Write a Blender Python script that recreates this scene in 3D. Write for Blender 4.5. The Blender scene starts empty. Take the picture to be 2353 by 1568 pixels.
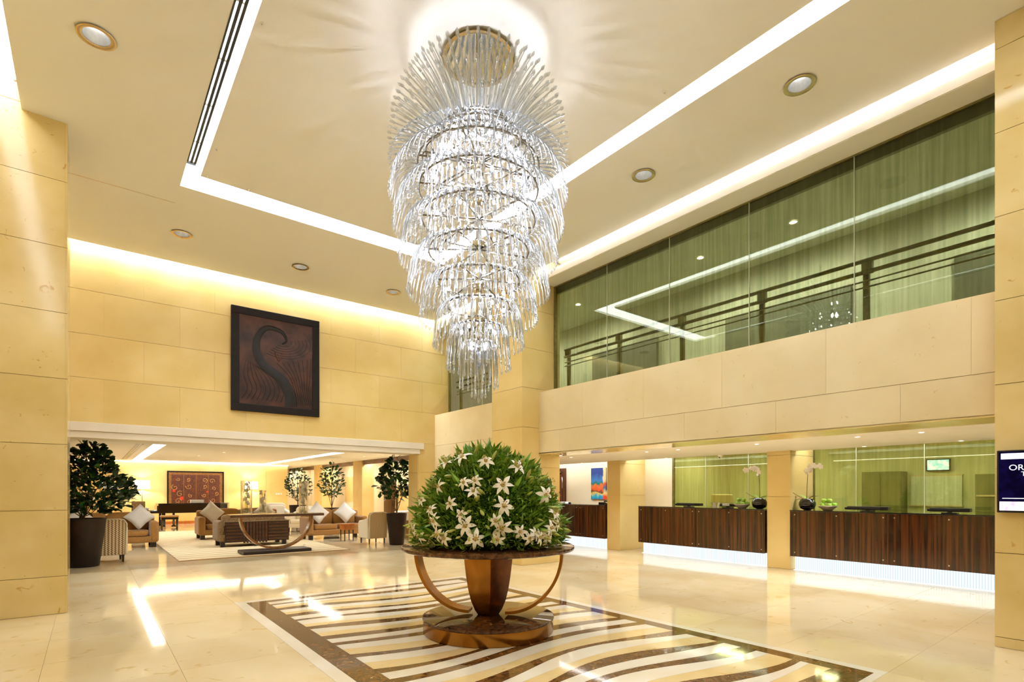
import bpy, bmesh, math, random
from mathutils import Vector, Matrix
random.seed(7)
PI = math.pi
S = bpy.context.scene
COL = S.collection
# ------------------------------------------------------------------ camera, world, exposure
cam = bpy.data.cameras.new('camera')
cam.sensor_width = 36.0
cam.lens = 1229.0 / 2353.0 * 36.0
cam.shift_y = (1130.0 - 784.0) / 2353.0
cam.clip_end = 200
co = bpy.data.objects.new('camera', cam)
COL.objects.link(co)
co.location = (0, 0, 1.5)
co.rotation_euler = (PI / 2, 0, -math.radians(38.268))
S.camera = co
W = bpy.data.worlds.new('world')
S.world = W
W.use_nodes = True
W.node_tree.nodes['Background'].inputs[0].default_value = (1.0, 0.86, 0.66, 1)
W.node_tree.nodes['Background'].inputs[1].default_value = 0.25
S.view_settings.view_transform = 'Standard'
S.view_settings.look = 'None'
S.view_settings.gamma = 1.0
S.view_settings.use_curve_mapping = False
S.view_settings.exposure = 0.77
cy = S.cycles
cy.use_denoising = True
cy.use_light_tree = False
cy.use_adaptive_sampling = True
cy.adaptive_threshold = 0.16
cy.light_sampling_threshold = 0.03
cy.max_bounces = 6
cy.diffuse_bounces = 3
cy.glossy_bounces = 3
cy.transparent_max_bounces = 9
cy.transmission_bounces = 4
cy.caustics_reflective = False
cy.caustics_refractive = False
cy.sample_clamp_indirect = 6.0
WARM = (1.0, 0.86, 0.66)
WHITE = (0.90, 0.95, 1.0)
COOL = (0.86, 0.94, 1.0)


def add_light(name, kind, loc, power, color, size=0.1, rot=(0, 0, 0), parent=None, spot=None, sy=None):
    l = bpy.data.lights.new(name, kind)
    l.energy = power
    l.color = color
    if kind == 'AREA':
        l.shape = 'RECTANGLE' if sy else 'DISK'
        l.size = size
        if sy: l.size_y = sy
    else:
        l.shadow_soft_size = size
    if spot:
        l.spot_size = math.radians(spot)
        l.spot_blend = 0.6
    o = bpy.data.objects.new(name, l)
    COL.objects.link(o)
    o.location = loc
    o.rotation_euler = rot
    if parent: o.parent = parent
    return o


# ------------------------------------------------------------------ helpers
def lin(c):
    r = []
    for v in c[:3]:
        v /= 255.0
        r.append(v / 12.92 if v <= 0.04045 else ((v + 0.055) / 1.055) ** 2.4)
    return (r[0], r[1], r[2], 1.0)


MATS = {}


def nodemat(name):
    m = bpy.data.materials.new(name)
    m.use_nodes = True
    nt = m.node_tree
    for n in list(nt.nodes): nt.nodes.remove(n)
    out = nt.nodes.new('ShaderNodeOutputMaterial')
    return m, nt, out


def mat(name, c1, c2=None, scale=8.0, rough=0.5, metal=0.0, spec=0.5, stretch=(1, 1, 1), rnd=0.0, detail=3.0,
        bump=0.0, coat=0.0, ramp=(0.35, 0.65), coord='pos', speck=None, sheen=0.0, dist=0.0):
    """procedural principled material: a noise ramp between two tones, optional specks, optional per-object tint"""
    m, nt, out = nodemat(name)
    N = nt.nodes.new
    L = nt.links.new
    p = N('ShaderNodeBsdfPrincipled')
    L(p.outputs[0], out.inputs[0])
    if coord == 'pos':
        src = N('ShaderNodeNewGeometry').outputs['Position']
    else:
        src = N('ShaderNodeTexCoord').outputs['Object']
    mp = N('ShaderNodeMapping')
    mp.inputs['Scale'].default_value = stretch
    L(src, mp.inputs['Vector'])
    nz = N('ShaderNodeTexNoise')
    nz.inputs['Scale'].default_value = scale
    nz.inputs['Detail'].default_value = detail
    nz.inputs['Distortion'].default_value = dist
    L(mp.outputs[0], nz.inputs['Vector'])
    rp = N('ShaderNodeValToRGB')
    rp.color_ramp.elements[0].position = ramp[0]
    rp.color_ramp.elements[1].position = ramp[1]
    rp.color_ramp.elements[0].color = lin(c1)
    rp.color_ramp.elements[1].color = lin(c2 or [min(255, v * 1.06 + 3) for v in c1])
    L(nz.outputs['Fac'], rp.inputs[0])
    col = rp.outputs[0]
    if speck:
        n2 = N('ShaderNodeTexNoise')
        n2.inputs['Scale'].default_value = speck[1]
        n2.inputs['Detail'].default_value = 3
        n2.inputs['Distortion'].default_value = 1.2
        L(mp.outputs[0], n2.inputs['Vector'])
        r2 = N('ShaderNodeValToRGB')
        r2.color_ramp.elements[0].position = speck[2]
        r2.color_ramp.elements[1].position = speck[2] + 0.07
        L(n2.outputs['Fac'], r2.inputs[0])
        mx = N('ShaderNodeMix')
        mx.data_type = 'RGBA'
        L(r2.outputs[0], mx.inputs['Factor'])
        L(col, mx.inputs['A'])
        mx.inputs['B'].default_value = lin(speck[0])
        col = mx.outputs['Result']
    if rnd:
        oi = N('ShaderNodeObjectInfo')
        mr = N('ShaderNodeMapRange')
        mr.inputs['To Min'].default_value = 1 - rnd
        mr.inputs['To Max'].default_value = 1 + rnd
        L(oi.outputs['Random'], mr.inputs['Value'])
        hs = N('ShaderNodeHueSaturation')
        L(mr.outputs[0], hs.inputs['Value'])
        L(col, hs.inputs['Color'])
        col = hs.outputs[0]
    L(col, p.inputs['Base Color'])
    p.inputs['Roughness'].default_value = rough
    p.inputs['Metallic'].default_value = metal
    p.inputs['Specular IOR Level'].default_value = spec
    if coat:
        p.inputs['Coat Weight'].default_value = coat
        p.inputs['Coat Roughness'].default_value = 0.03
    if sheen: p.inputs['Sheen Weight'].default_value = sheen
    if bump:
        b = N('ShaderNodeBump')
        b.inputs['Strength'].default_value = bump
        b.inputs['Distance'].default_value = 0.01
        L(nz.outputs['Fac'], b.inputs['Height'])
        L(b.outputs[0], p.inputs['Normal'])
    MATS[name] = m
    return m


def emis(name, c, s):
    m, nt, out = nodemat(name)
    e = nt.nodes.new('ShaderNodeEmission')
    e.inputs[0].default_value = (*c, 1)
    e.inputs[1].default_value = s
    nt.links.new(e.outputs[0], out.inputs[0])
    MATS[name] = m
    return m


def sheer(name, tcol, gcol, fac_lo, fac_hi, rough=0.02, diff=None, dmix=0.0, streak=None):
    """thin clear sheet: tinted transparency, mirror reflection rising at grazing angles, optional milky share"""
    m, nt, out = nodemat(name)
    N = nt.nodes.new
    L = nt.links.new
    t = N('ShaderNodeBsdfTransparent')
    t.inputs[0].default_value = (*tcol, 1)
    if streak:
        g = N('ShaderNodeNewGeometry')
        mp = N('ShaderNodeMapping')
        mp.inputs['Scale'].default_value = (1, 1, 0.03)
        L(g.outputs['Position'], mp.inputs['Vector'])
        nz = N('ShaderNodeTexNoise')
        nz.inputs['Scale'].default_value = 26
        nz.inputs['Detail'].default_value = 3
        L(mp.outputs[0], nz.inputs['Vector'])
        rp = N('ShaderNodeValToRGB')
        rp.color_ramp.elements[0].position = 0.36
        rp.color_ramp.elements[1].position = 0.66
        rp.color_ramp.elements[0].color = (*streak, 1)
        rp.color_ramp.elements[1].color = (*tcol, 1)
        L(nz.outputs['Fac'], rp.inputs[0])
        L(rp.outputs[0], t.inputs[0])
    base = t.outputs[0]
    if diff:
        d = N('ShaderNodeBsdfDiffuse')
        d.inputs[0].default_value = (*diff, 1)
        tr = N('ShaderNodeBsdfTranslucent')
        tr.inputs[0].default_value = (*diff, 1)
        m2 = N('ShaderNodeMixShader')
        L(d.outputs[0], m2.inputs[1])
        L(tr.outputs[0], m2.inputs[2])
        m3 = N('ShaderNodeMixShader')
        m3.inputs[0].default_value = dmix
        L(base, m3.inputs[1])
        L(m2.outputs[0], m3.inputs[2])
        base = m3.outputs[0]
    gl = N('ShaderNodeBsdfGlossy')
    gl.inputs['Color'].default_value = (*gcol, 1)
    gl.inputs['Roughness'].default_value = rough
    lw = N('ShaderNodeLayerWeight')
    lw.inputs[0].default_value = 0.5
    mr = N('ShaderNodeMapRange')
    mr.inputs['To Min'].default_value = fac_lo
    mr.inputs['To Max'].default_value = fac_hi
    L(lw.outputs['Facing'], mr.inputs['Value'])
    mx = N('ShaderNodeMixShader')
    L(mr.outputs[0], mx.inputs[0])
    L(base, mx.inputs[1])
    L(gl.outputs[0], mx.inputs[2])
    L(mx.outputs[0], out.inputs[0])
    MATS[name] = m
    return m


class B:
    """collects faces and links them as one mesh object"""

    def __init__(s):
        s.v, s.f = [], []

    def add(s, vs, fs):
        n = len(s.v)
        s.v += [tuple(p) for p in vs]
        s.f += [tuple(i + n for i in f) for f in fs]
        return s

    def box(s, x0, y0, z0, x1, y1, z1):
        return s.add([(x0, y0, z0), (x1, y0, z0), (x1, y1, z0), (x0, y1, z0), (x0, y0, z1), (x1, y0, z1), (x1, y1, z1), (x0, y1, z1)],
                     [(0, 3, 2, 1), (4, 5, 6, 7), (0, 1, 5, 4), (1, 2, 6, 5), (2, 3, 7, 6), (3, 0, 4, 7)])

    def lathe(s, prof, n=24, cx=0, cy=0, cap=True):
        vs, fs = [], []
        for r, z in prof:
            for k in range(n):
                a = 2 * PI * k / n
                vs.append((cx + r * math.cos(a), cy + r * math.sin(a), z))
        for i in range(len(prof) - 1):
            for k in range(n):
                k2 = (k + 1) % n
                fs.append((i * n + k, i * n + k2, (i + 1) * n + k2, (i + 1) * n + k))
        if cap:
            fs.append(tuple(reversed(range(n))))
            fs.append(tuple((len(prof) - 1) * n + k for k in range(n)))
        return s.add(vs, fs)

    def tube(s, pts, rad, n=6, closed=False, cap=True):
        pts = [Vector(p) for p in pts]
        m = len(pts)
        if not hasattr(rad, '__len__'): rad = [rad] * m
        vs, fs = [], []
        up = Vector((0, 0, 1))
        prev = None
        for i, p in enumerate(pts):
            if closed:
                t = (pts[(i + 1) % m] - pts[i - 1])
            else:
                t = pts[min(i + 1, m - 1)] - pts[max(i - 1, 0)]
            t.normalize()
            if prev is None:
                a = t.cross(up)
                if a.length < 1e-3: a = t.cross(Vector((1, 0, 0)))
            else:
                a = prev - t * prev.dot(t)
                if a.length < 1e-5: a = t.cross(up)
            a.normalize()
            prev = a
            b = t.cross(a)
            for k in range(n):
                an = 2 * PI * k / n
                vs.append(p + (a * math.cos(an) + b * math.sin(an)) * rad[i])
        for i in range(m if closed else m - 1):
            j = (i + 1) % m
            for k in range(n):
                k2 = (k + 1) % n
                fs.append((i * n + k, j * n + k, j * n + k2, i * n + k2))
        if cap and not closed:
            fs.append(tuple(range(n)))
            fs.append(tuple((m - 1) * n + k for k in reversed(range(n))))
        return s.add(vs, fs)

    def soft(s, c, h, p=0.5, nu=20, nv=12, rot=None):
        """rounded cushion: superellipsoid of half sizes h"""
        vs, fs = [], []
        sg = lambda t, e: math.copysign(abs(t) ** e, t)
        for i in range(nv + 1):
            ph = -PI / 2 + PI * i / nv
            for k in range(nu):
                th = 2 * PI * k / nu
                v = Vector((h[0] * sg(math.cos(ph), p) * sg(math.cos(th), p), h[1] * sg(math.cos(ph), p) * sg(math.sin(th), p), h[2] * sg(math.sin(ph), p)))
                if rot: v = rot @ v
                vs.append(v + Vector(c))
        for i in range(nv):
            for k in range(nu):
                k2 = (k + 1) % nu
                fs.append((i * nu + k, i * nu + k2, (i + 1) * nu + k2, (i + 1) * nu + k))
        return s.add(vs, fs)

    def prism(s, poly, z0, z1):
        n = len(poly)
        vs = [(x, y, z0) for x, y in poly] + [(x, y, z1) for x, y in poly]
        fs = [tuple(reversed(range(n))), tuple(range(n, 2 * n))]
        fs += [(i, (i + 1) % n, n + (i + 1) % n, n + i) for i in range(n)]
        return s.add(vs, fs)

    def xf(s, M, start=0):
        s.v = s.v[:start] + [tuple(M @ Vector(p)) for p in s.v[start:]]
        return s

    def mesh(s, name, m, smooth=False, bevel=0.0, seg=2):
        me = bpy.data.meshes.new(name)
        me.from_pydata(s.v, [], s.f)
        if bevel:
            bm = bmesh.new()
            bm.from_mesh(me)
            es = [e for e in bm.edges if len(e.link_faces) == 2 and e.calc_face_angle(0) > 0.6]
            bmesh.ops.bevel(bm, geom=es, offset=bevel, segments=seg, affect='EDGES', profile=0.5, clamp_overlap=True)
            bm.to_mesh(me)
            bm.free()
        me.materials.append(m)
        if smooth:
            me.polygons.foreach_set('use_smooth', [True] * len(me.polygons))
            if smooth == 'auto': me.set_sharp_from_angle(angle=math.radians(40))
        me.update()
        return me


def O(name, me, parent=None, loc=(0, 0, 0), rot=(0, 0, 0), scale=None):
    o = bpy.data.objects.new(name, me)
    COL.objects.link(o)
    o.location = loc
    o.rotation_euler = rot
    if scale: o.scale = scale
    if parent: o.parent = parent
    return o


def P(name, b, m, parent=None, smooth=False, bevel=0.0, seg=2, loc=(0, 0, 0), rot=(0, 0, 0), label=None):
    if isinstance(m, str): m = MATS[m]
    o = O(name, b.mesh(name, m, smooth, bevel, seg), parent, loc, rot)
    if label: o['label'] = label
    return o


def tag(o, label, cat=None, group=None, kind=None):
    o['label'] = label
    if cat: o['category'] = cat
    if group: o['group'] = group
    if kind: o['kind'] = kind
    return o


def thing(name, label, cat, loc=(0, 0, 0), rz=0.0, group=None, kind=None):
    return tag(O(name, None, None, loc, (0, 0, rz)), label, cat, group, kind)


def copy_tree(o, parent=None):
    c = o.copy()
    COL.objects.link(c)
    c.parent = parent
    for ch in list(o.children): copy_tree(ch, c)
    return c


def bezier(p0, p1, p2, n):
    p0, p1, p2 = Vector(p0), Vector(p1), Vector(p2)
    return [p0 * (1 - t) ** 2 + p1 * 2 * t * (1 - t) + p2 * t * t for t in [i / n for i in range(n + 1)]]


# ------------------------------------------------------------------ materials
mat('stone', (223, 196, 130), (233, 210, 152), scale=1.6, rough=0.11, spec=0.4, rnd=0.03, speck=((206, 162, 88), 9, 0.67), detail=3)
mat('stone_matt', (226, 196, 124), (233, 206, 142), scale=1.2, rough=0.36, spec=0.35, rnd=0.03, speck=((214, 176, 104), 14, 0.69), detail=3)
mat('stone_lit', (228, 208, 162), (236, 218, 176), scale=1.2, rough=0.36, spec=0.35, rnd=0.03, speck=((214, 184, 124), 14, 0.69), detail=3)  # same yellow stone, paler: the light on the right wall put into its colour
mat('joint', (208, 168, 100), rough=0.8)
mat('marble', (230, 206, 160), (240, 222, 184), scale=0.9, rough=0.06, spec=0.5, rnd=0.035, speck=((222, 192, 138), 5, 0.64), detail=3, dist=0.6)
mat('grout', (212, 184, 134), rough=0.5)
mat('inlay_white', (238, 226, 204), (244, 236, 220), scale=2, rough=0.06, rnd=0.02)
mat('inlay_cream', (234, 204, 144), (240, 214, 160), scale=3, rough=0.06, rnd=0.03, speck=((222, 178, 100), 6, 0.64))
mat('inlay_brown', (74, 44, 18), (128, 88, 46), scale=14, rough=0.06, rnd=0.08, speck=((176, 136, 84), 11, 0.66), detail=3, dist=1.5)
mat('emperador', (62, 34, 18), (112, 74, 44), scale=10, rough=0.05, speck=((176, 134, 92), 8, 0.66), detail=3, dist=1.6)
mat('ceiling_paint', (243, 240, 234), (245, 242, 237), scale=0.7, rough=0.75, spec=0.2)
mat('white_paint', (240, 230, 214), (243, 234, 220), scale=2, rough=0.6, spec=0.3)
mat('cream_paint', (238, 220, 184), (242, 226, 192), scale=1.5, rough=0.6, spec=0.3)
mat('yellow_plaster', (226, 192, 122), (234, 203, 138), scale=1.4, rough=0.5, spec=0.3)
mat('bronze', (150, 98, 36), (176, 120, 50), scale=5, rough=0.24, metal=0.9, stretch=(1, 1, 0.4), bump=0.02)
mat('bronze_shaded', (92, 50, 18), (116, 66, 26), scale=7, rough=0.3, metal=0.85)  # shaded copy of the bronze for one pedestal plate
mat('chrome', (212, 212, 210), (226, 226, 226), scale=20, rough=0.06, metal=1.0)
mat('reflector', (226, 228, 230), (240, 242, 244), scale=30, rough=0.22, metal=0.7)
mat('steel_mid', (128, 124, 118), (150, 146, 140), scale=20, rough=0.25, metal=0.9)
mat('steel_dark', (70, 66, 60), (90, 86, 80), scale=20, rough=0.3, metal=0.9)
mat('brass', (226, 200, 152), (236, 212, 168), scale=14, rough=0.22, metal=0.9)
mat('mirror', (200, 208, 220), (226, 232, 240), scale=14, rough=0.03, metal=1.0)
mat('black_lacquer', (12, 9, 8), (20, 16, 14), scale=10, rough=0.08, coat=0.6)
mat('black_plastic', (14, 14, 18), (24, 24, 28), scale=30, rough=0.3)
mat('pot_brown', (30, 19, 12), (38, 25, 17), scale=8, rough=0.5, spec=0.3)
mat('soil', (60, 40, 24), (110, 86, 60), scale=40, rough=0.9, bump=0.4)
mat('bark', (92, 64, 40), (134, 100, 66), scale=20, rough=0.8, stretch=(1, 1, 0.25))
mat('leaf_dark', (20, 48, 12), (48, 88, 24), scale=7, rough=0.35, rnd=0.35)
mat('leaf_mid', (86, 134, 14), (160, 196, 46), scale=11, rough=0.42, rnd=0.35)
mat('core_green', (24, 44, 8), (44, 74, 14), scale=30, rough=0.95, spec=0.1)
mat('leaf_long', (84, 138, 26), (150, 190, 74), scale=9, rough=0.35, rnd=0.3)
mat('bud', (158, 176, 58), (206, 200, 116), scale=16, rough=0.45, rnd=0.12)
mat('petal', (248, 240, 220), (252, 247, 234), scale=14, rough=0.5, rnd=0.04)
mat('throat', (196, 170, 84), (214, 190, 110), scale=30, rough=0.5)
mat('anther', (128, 58, 22), (160, 82, 34), scale=40, rough=0.7)
mat('orchid_white', (246, 234, 222), (250, 242, 234), scale=14, rough=0.5)
mat('orchid_stem', (96, 112, 40), (136, 150, 60), scale=18, rough=0.5)
mat('ebony', (30, 15, 8), (88, 48, 25), scale=9, rough=0.14, coat=0.5, stretch=(1, 3.2, 0.06), ramp=(0.38, 0.62), detail=3)
mat('walnut', (62, 34, 18), (92, 54, 30), scale=8, rough=0.3, stretch=(0.3, 2, 2), coat=0.2)
mat('walnut_arc', (126, 78, 38), (156, 102, 54), scale=8, rough=0.24, coat=0.3)
mat('wood_orange', (168, 92, 32), (196, 116, 46), scale=9, rough=0.35, stretch=(1, 1, 0.3))
mat('leg_dark', (34, 20, 14), (48, 30, 20), scale=12, rough=0.4)
mat('sofa_tan', (152, 104, 44), (172, 124, 60), scale=60, rough=0.85, sheen=0.3, bump=0.1)
mat('sofa_brown', (112, 84, 50), (152, 122, 82), scale=70, rough=0.9, sheen=0.2, bump=0.15, ramp=(0.42, 0.58))
mat('cream_fabric', (236, 222, 192), (242, 230, 204), scale=60, rough=0.9, sheen=0.2)
mat('white_fabric', (240, 234, 226), (246, 242, 236), scale=60, rough=0.9)
mat('grey_cushion', (222, 212, 198), (234, 226, 214), scale=60, rough=0.85, stretch=(1, 1, 4))
mat('frame_black', (18, 11, 8), (26, 16, 12), scale=12, rough=0.5, spec=0.25)
mat('relief', (40, 22, 15), (78, 43, 28), scale=3, rough=0.35, metal=0.35)
mat('relief_dark', (16, 10, 7), (24, 14, 10), scale=6, rough=0.4, metal=0.3)
mat('batik', (66, 30, 18), (104, 52, 30), scale=9, rough=0.7, detail=3, dist=2.0)
mat('batik_gold', (178, 126, 56), (214, 168, 96), scale=20, rough=0.6)
mat('batik_border', (104, 66, 24), (160, 110, 44), scale=16, rough=0.7, detail=3, dist=2.0)
mat('batik_red', (206, 40, 30), (220, 60, 40), scale=12, rough=0.7)
mat('door_wood', (76, 38, 22), (104, 58, 34), scale=7, rough=0.35, stretch=(2, 2, 0.15))
mat('green_wall', (206, 206, 176), (216, 216, 188), scale=1.5, rough=0.7)
mat('green_door', (112, 112, 86), (122, 122, 94), scale=2, rough=0.5)
mat('rail_metal', (116, 108, 60), (136, 126, 76), scale=12, rough=0.3, metal=0.5)
mat('office_wall', (222, 220, 176), (230, 228, 186), scale=1.5, rough=0.7)
mat('office_dark', (110, 108, 60), (124, 122, 72), scale=2, rough=0.6)
mat('whiteboard', (236, 236, 222), (242, 242, 230), scale=3, rough=0.3)
mat('frieze', (116, 84, 52), (134, 100, 64), scale=3, rough=0.4)
mat('apple', (132, 176, 40), (176, 206, 84), scale=9, rough=0.25, rnd=0.1)
mat('ceramic', (240, 222, 196), (244, 230, 208), scale=6, rough=0.25)
mat('paper', (240, 238, 232), (246, 244, 240), scale=12, rough=0.8)
mat('shade_off', (246, 236, 212), rough=0.8)
mat('pebble', (200, 186, 140), (232, 222, 180), scale=40, rough=0.3)
mat('card', (230, 206, 166), (238, 216, 180), scale=6, rough=0.7)
emis('cove', WHITE, 8.0)
emis('cove_back', WHITE, 60.0)
emis('cove_soft', WHITE, 6.0)
emis('lounge_cove', (1.0, 0.92, 0.78), 5.0)
emis('lounge_wash', (1.0, 0.94, 0.82), 13.0)
emis('bulb', (1.0, 0.985, 0.97), 30.0)
emis('spot_lamp', (1.0, 0.97, 0.93), 2.2)
emis('pin_lamp', (1.0, 0.95, 0.86), 9.0)
emis('shade', (1.0, 0.9, 0.72), 2.6)
emis('slab_glow', (1.0, 0.96, 0.9), 7.0)
emis('office_panel', (1.0, 0.98, 0.9), 12)
for n_ in ('bulb', 'spot_lamp', 'pin_lamp', 'shade'): MATS[n_].cycles.emission_sampling = 'NONE'   # their light comes from the lamp objects beside them
sheer('crystal', (0.92, 0.93, 0.95), (0.84, 0.90, 1.0), 0.22, 0.92, 0.05, diff=(0.74, 0.80, 0.90), dmix=0.14)
sheer('vase_glass', (0.97, 0.97, 0.95), (1, 1, 1), 0.05, 0.6, 0.01)
sheer('green_glass', (0.72, 0.73, 0.61), (0.92, 0.95, 0.88), 0.022, 0.14, 0.015, streak=(0.62, 0.64, 0.50))
sheer('office_glass', (0.88, 0.91, 0.66), (0.92, 0.95, 0.88), 0.05, 0.36, 0.015, streak=(0.80, 0.84, 0.56))
sheer('clear_glass', (0.92, 0.95, 0.92), (1, 1, 1), 0.06, 0.5, 0.01)


def wave_mat(name, c1, c2, scale, dist, rough, bands='X', width=(0.4, 0.5), rotz=0.0, obj=True, dscale=1.0, stretch=(1, 1, 1)):
    m, nt, out = nodemat(name)
    N = nt.nodes.new
    L = nt.links.new
    p = N('ShaderNodeBsdfPrincipled')
    tc = N('ShaderNodeTexCoord')
    mp = N('ShaderNodeMapping')
    mp.inputs['Rotation'].default_value = (0, 0, rotz)
    mp.inputs['Scale'].default_value = stretch
    L(tc.outputs['Object'], mp.inputs['Vector'])
    w = N('ShaderNodeTexWave')
    w.bands_direction = bands
    w.inputs['Scale'].default_value = scale
    w.inputs['Distortion'].default_value = dist
    w.inputs['Detail'].default_value = 2
    w.inputs['Detail Scale'].default_value = dscale
    L(mp.outputs[0], w.inputs['Vector'])
    r = N('ShaderNodeValToRGB')
    r.color_ramp.elements[0].position = width[0]
    r.color_ramp.elements[1].position = width[1]
    r.color_ramp.elements[0].color = lin(c1)
    r.color_ramp.elements[1].color = lin(c2)
    L(w.outputs['Fac'], r.inputs[0])
    L(r.outputs[0], p.inputs['Base Color'])
    p.inputs['Roughness'].default_value = rough
    L(p.outputs[0], out.inputs[0])
    MATS[name] = m


wave_mat('rug', (196, 158, 100), (238, 218, 176), 0.75, 3.0, 0.95, bands='Y', width=(0.02, 0.2), dscale=0.6)
def zigzag_mat():
    m, nt, out = nodemat('zigzag')
    N = nt.nodes.new
    L = nt.links.new
    p = N('ShaderNodeBsdfPrincipled')
    tc = N('ShaderNodeTexCoord')
    sp = N('ShaderNodeSeparateXYZ')
    L(tc.outputs['Object'], sp.inputs[0])
    pp = N('ShaderNodeMath')
    pp.operation = 'PINGPONG'
    pp.inputs[1].default_value = 0.022
    L(sp.outputs['Z'], pp.inputs[0])
    ad = N('ShaderNodeMath')
    ad.operation = 'ADD'
    L(sp.outputs['X'], ad.inputs[0])
    L(pp.outputs[0], ad.inputs[1])
    p2 = N('ShaderNodeMath')
    p2.operation = 'PINGPONG'
    p2.inputs[1].default_value = 0.030
    L(ad.outputs[0], p2.inputs[0])
    r = N('ShaderNodeValToRGB')
    r.color_ramp.elements[0].position = 0.009
    r.color_ramp.elements[1].position = 0.017
    r.color_ramp.elements[0].color = lin((138, 98, 66))
    r.color_ramp.elements[1].color = lin((234, 212, 174))
    L(p2.outputs[0], r.inputs[0])
    L(r.outputs[0], p.inputs['Base Color'])
    p.inputs['Roughness'].default_value = 0.9
    L(p.outputs[0], out.inputs[0])
    MATS['zigzag'] = m


zigzag_mat()
wave_mat('striped', (178, 140, 88), (222, 194, 146), 9.0, 0.6, 0.9, bands='X', width=(0.3, 0.7), dscale=3)


def glow_ribs():
    m, nt, out = nodemat('glow_ribs')
    N = nt.nodes.new
    L = nt.links.new
    e = N('ShaderNodeEmission')
    g = N('ShaderNodeNewGeometry')
    w = N('ShaderNodeTexWave')
    w.bands_direction = 'Y'
    w.inputs['Scale'].default_value = 9
    L(g.outputs['Position'], w.inputs['Vector'])
    r = N('ShaderNodeValToRGB')
    r.color_ramp.elements[0].color = (0.52, 0.62, 0.66, 1)
    r.color_ramp.elements[1].color = (0.95, 1.0, 1.0, 1)
    L(w.outputs['Fac'], r.inputs[0])
    L(r.outputs[0], e.inputs[0])
    e.inputs[1].default_value = 0.78
    L(e.outputs[0], out.inputs[0])
    MATS['glow_ribs'] = m


glow_ribs()


def abstract_mat():
    m, nt, out = nodemat('abstract_print')
    N = nt.nodes.new
    L = nt.links.new
    p = N('ShaderNodeBsdfPrincipled')
    tc = N('ShaderNodeTexCoord')
    sep = N('ShaderNodeSeparateXYZ')
    L(tc.outputs['Generated'], sep.inputs[0])
    nz = N('ShaderNodeTexNoise')
    nz.inputs['Scale'].default_value = 7
    nz.inputs['Detail'].default_value = 5
    L(tc.outputs['Generated'], nz.inputs['Vector'])
    ad = N('ShaderNodeMath')
    ad.operation = 'MULTIPLY_ADD'
    L(nz.outputs['Fac'], ad.inputs[0])
    ad.inputs[1].default_value = 0.28
    L(sep.outputs['Z'], ad.inputs[2])
    r = N('ShaderNodeValToRGB')
    cr = r.color_ramp
    cols = [(0.10, (12, 96, 170)), (0.24, (40, 170, 190)), (0.33, (226, 190, 90)), (0.38, (60, 40, 30)), (0.42, (226, 84, 34)), (0.58, (232, 120, 60)),
            (0.64, (30, 120, 90)), (0.74, (60, 130, 200)), (0.95, (40, 60, 130))]
    while len(cr.elements) < len(cols): cr.elements.new(0.5)
    for e, (t, c) in zip(cr.elements, cols):
        e.position = t
        e.color = lin(c)
    L(ad.outputs[0], r.inputs[0])
    r2 = N('ShaderNodeValToRGB')
    r2.color_ramp.elements[0].position = 0.52
    r2.color_ramp.elements[1].position = 0.56
    a2 = N('ShaderNodeMath')
    a2.operation = 'MULTIPLY_ADD'
    L(nz.outputs['Fac'], a2.inputs[0])
    a2.inputs[1].default_value = 0.15
    L(sep.outputs['Y'], a2.inputs[2])
    L(a2.outputs[0], r2.inputs[0])
    mx = N('ShaderNodeMix')
    mx.data_type = 'RGBA'
    L(r2.outputs[0], mx.inputs['Factor'])
    r3 = N('ShaderNodeValToRGB')
    c3 = r3.color_ramp
    cols = [(0.2, (226, 76, 32)), (0.36, (230, 200, 120)), (0.48, (40, 100, 140)), (0.6, (220, 80, 40)), (0.72, (240, 214, 160)), (0.95, (236, 200, 140))]
    while len(c3.elements) < len(cols): c3.elements.new(0.5)
    for e, (t, c) in zip(c3.elements, cols):
        e.position = t
        e.color = lin(c)
    L(ad.outputs[0], r3.inputs[0])
    L(r3.outputs[0], mx.inputs['B'])
    L(r.outputs[0], mx.inputs['A'])
    # the left half (larger Y) carries the blue and orange bands, the right half the pale ones
    inv = N('ShaderNodeMath')
    inv.operation = 'SUBTRACT'
    inv.inputs[0].default_value = 1.0
    L(r2.outputs[0], inv.inputs[1])
    L(inv.outputs[0], mx.inputs['Factor'])
    L(mx.outputs['Result'], p.inputs['Base Color'])
    p.inputs['Roughness'].default_value = 0.5
    L(p.outputs[0], out.inputs[0])
    MATS['abstract_print'] = m


abstract_mat()


def screen_mat(name, c, s):
    m, nt, out = nodemat(name)
    N = nt.nodes.new
    L = nt.links.new
    e = N('ShaderNodeEmission')
    tc = N('ShaderNodeTexCoord')
    nz = N('ShaderNodeTexNoise')
    nz.inputs['Scale'].default_value = 12
    L(tc.outputs['Object'], nz.inputs['Vector'])
    r = N('ShaderNodeValToRGB')
    r.color_ramp.elements[0].color = lin(c[0])
    r.color_ramp.elements[1].color = lin(c[1])
    r.color_ramp.elements[0].position = 0.4
    r.color_ramp.elements[1].position = 0.6
    L(nz.outputs['Fac'], r.inputs[0])
    L(r.outputs[0], e.inputs[0])
    e.inputs[1].default_value = s
    L(e.outputs[0], out.inputs[0])
    MATS[name] = m


screen_mat('screen_blue', ((8, 4, 26), (14, 8, 44)), 0.9)
screen_mat('screen_white', ((230, 240, 240), (250, 252, 250)), 1.0)
screen_mat('screen_pink', ((250, 244, 250), (214, 170, 214)), 1.0)
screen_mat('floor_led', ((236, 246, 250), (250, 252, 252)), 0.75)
screen_mat('screen_sky', ((150, 200, 230), (224, 240, 250)), 1.3)
# ================================================================== STRUCTURE
H = 6.05
YB = 12.63
XF, XG = 7.32, 7.73
GAP = 0.004


def st(name, b, m, label, cat, **k):
    o = P(name, b, m, **k)
    return tag(o, label, cat, kind='structure')


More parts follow.
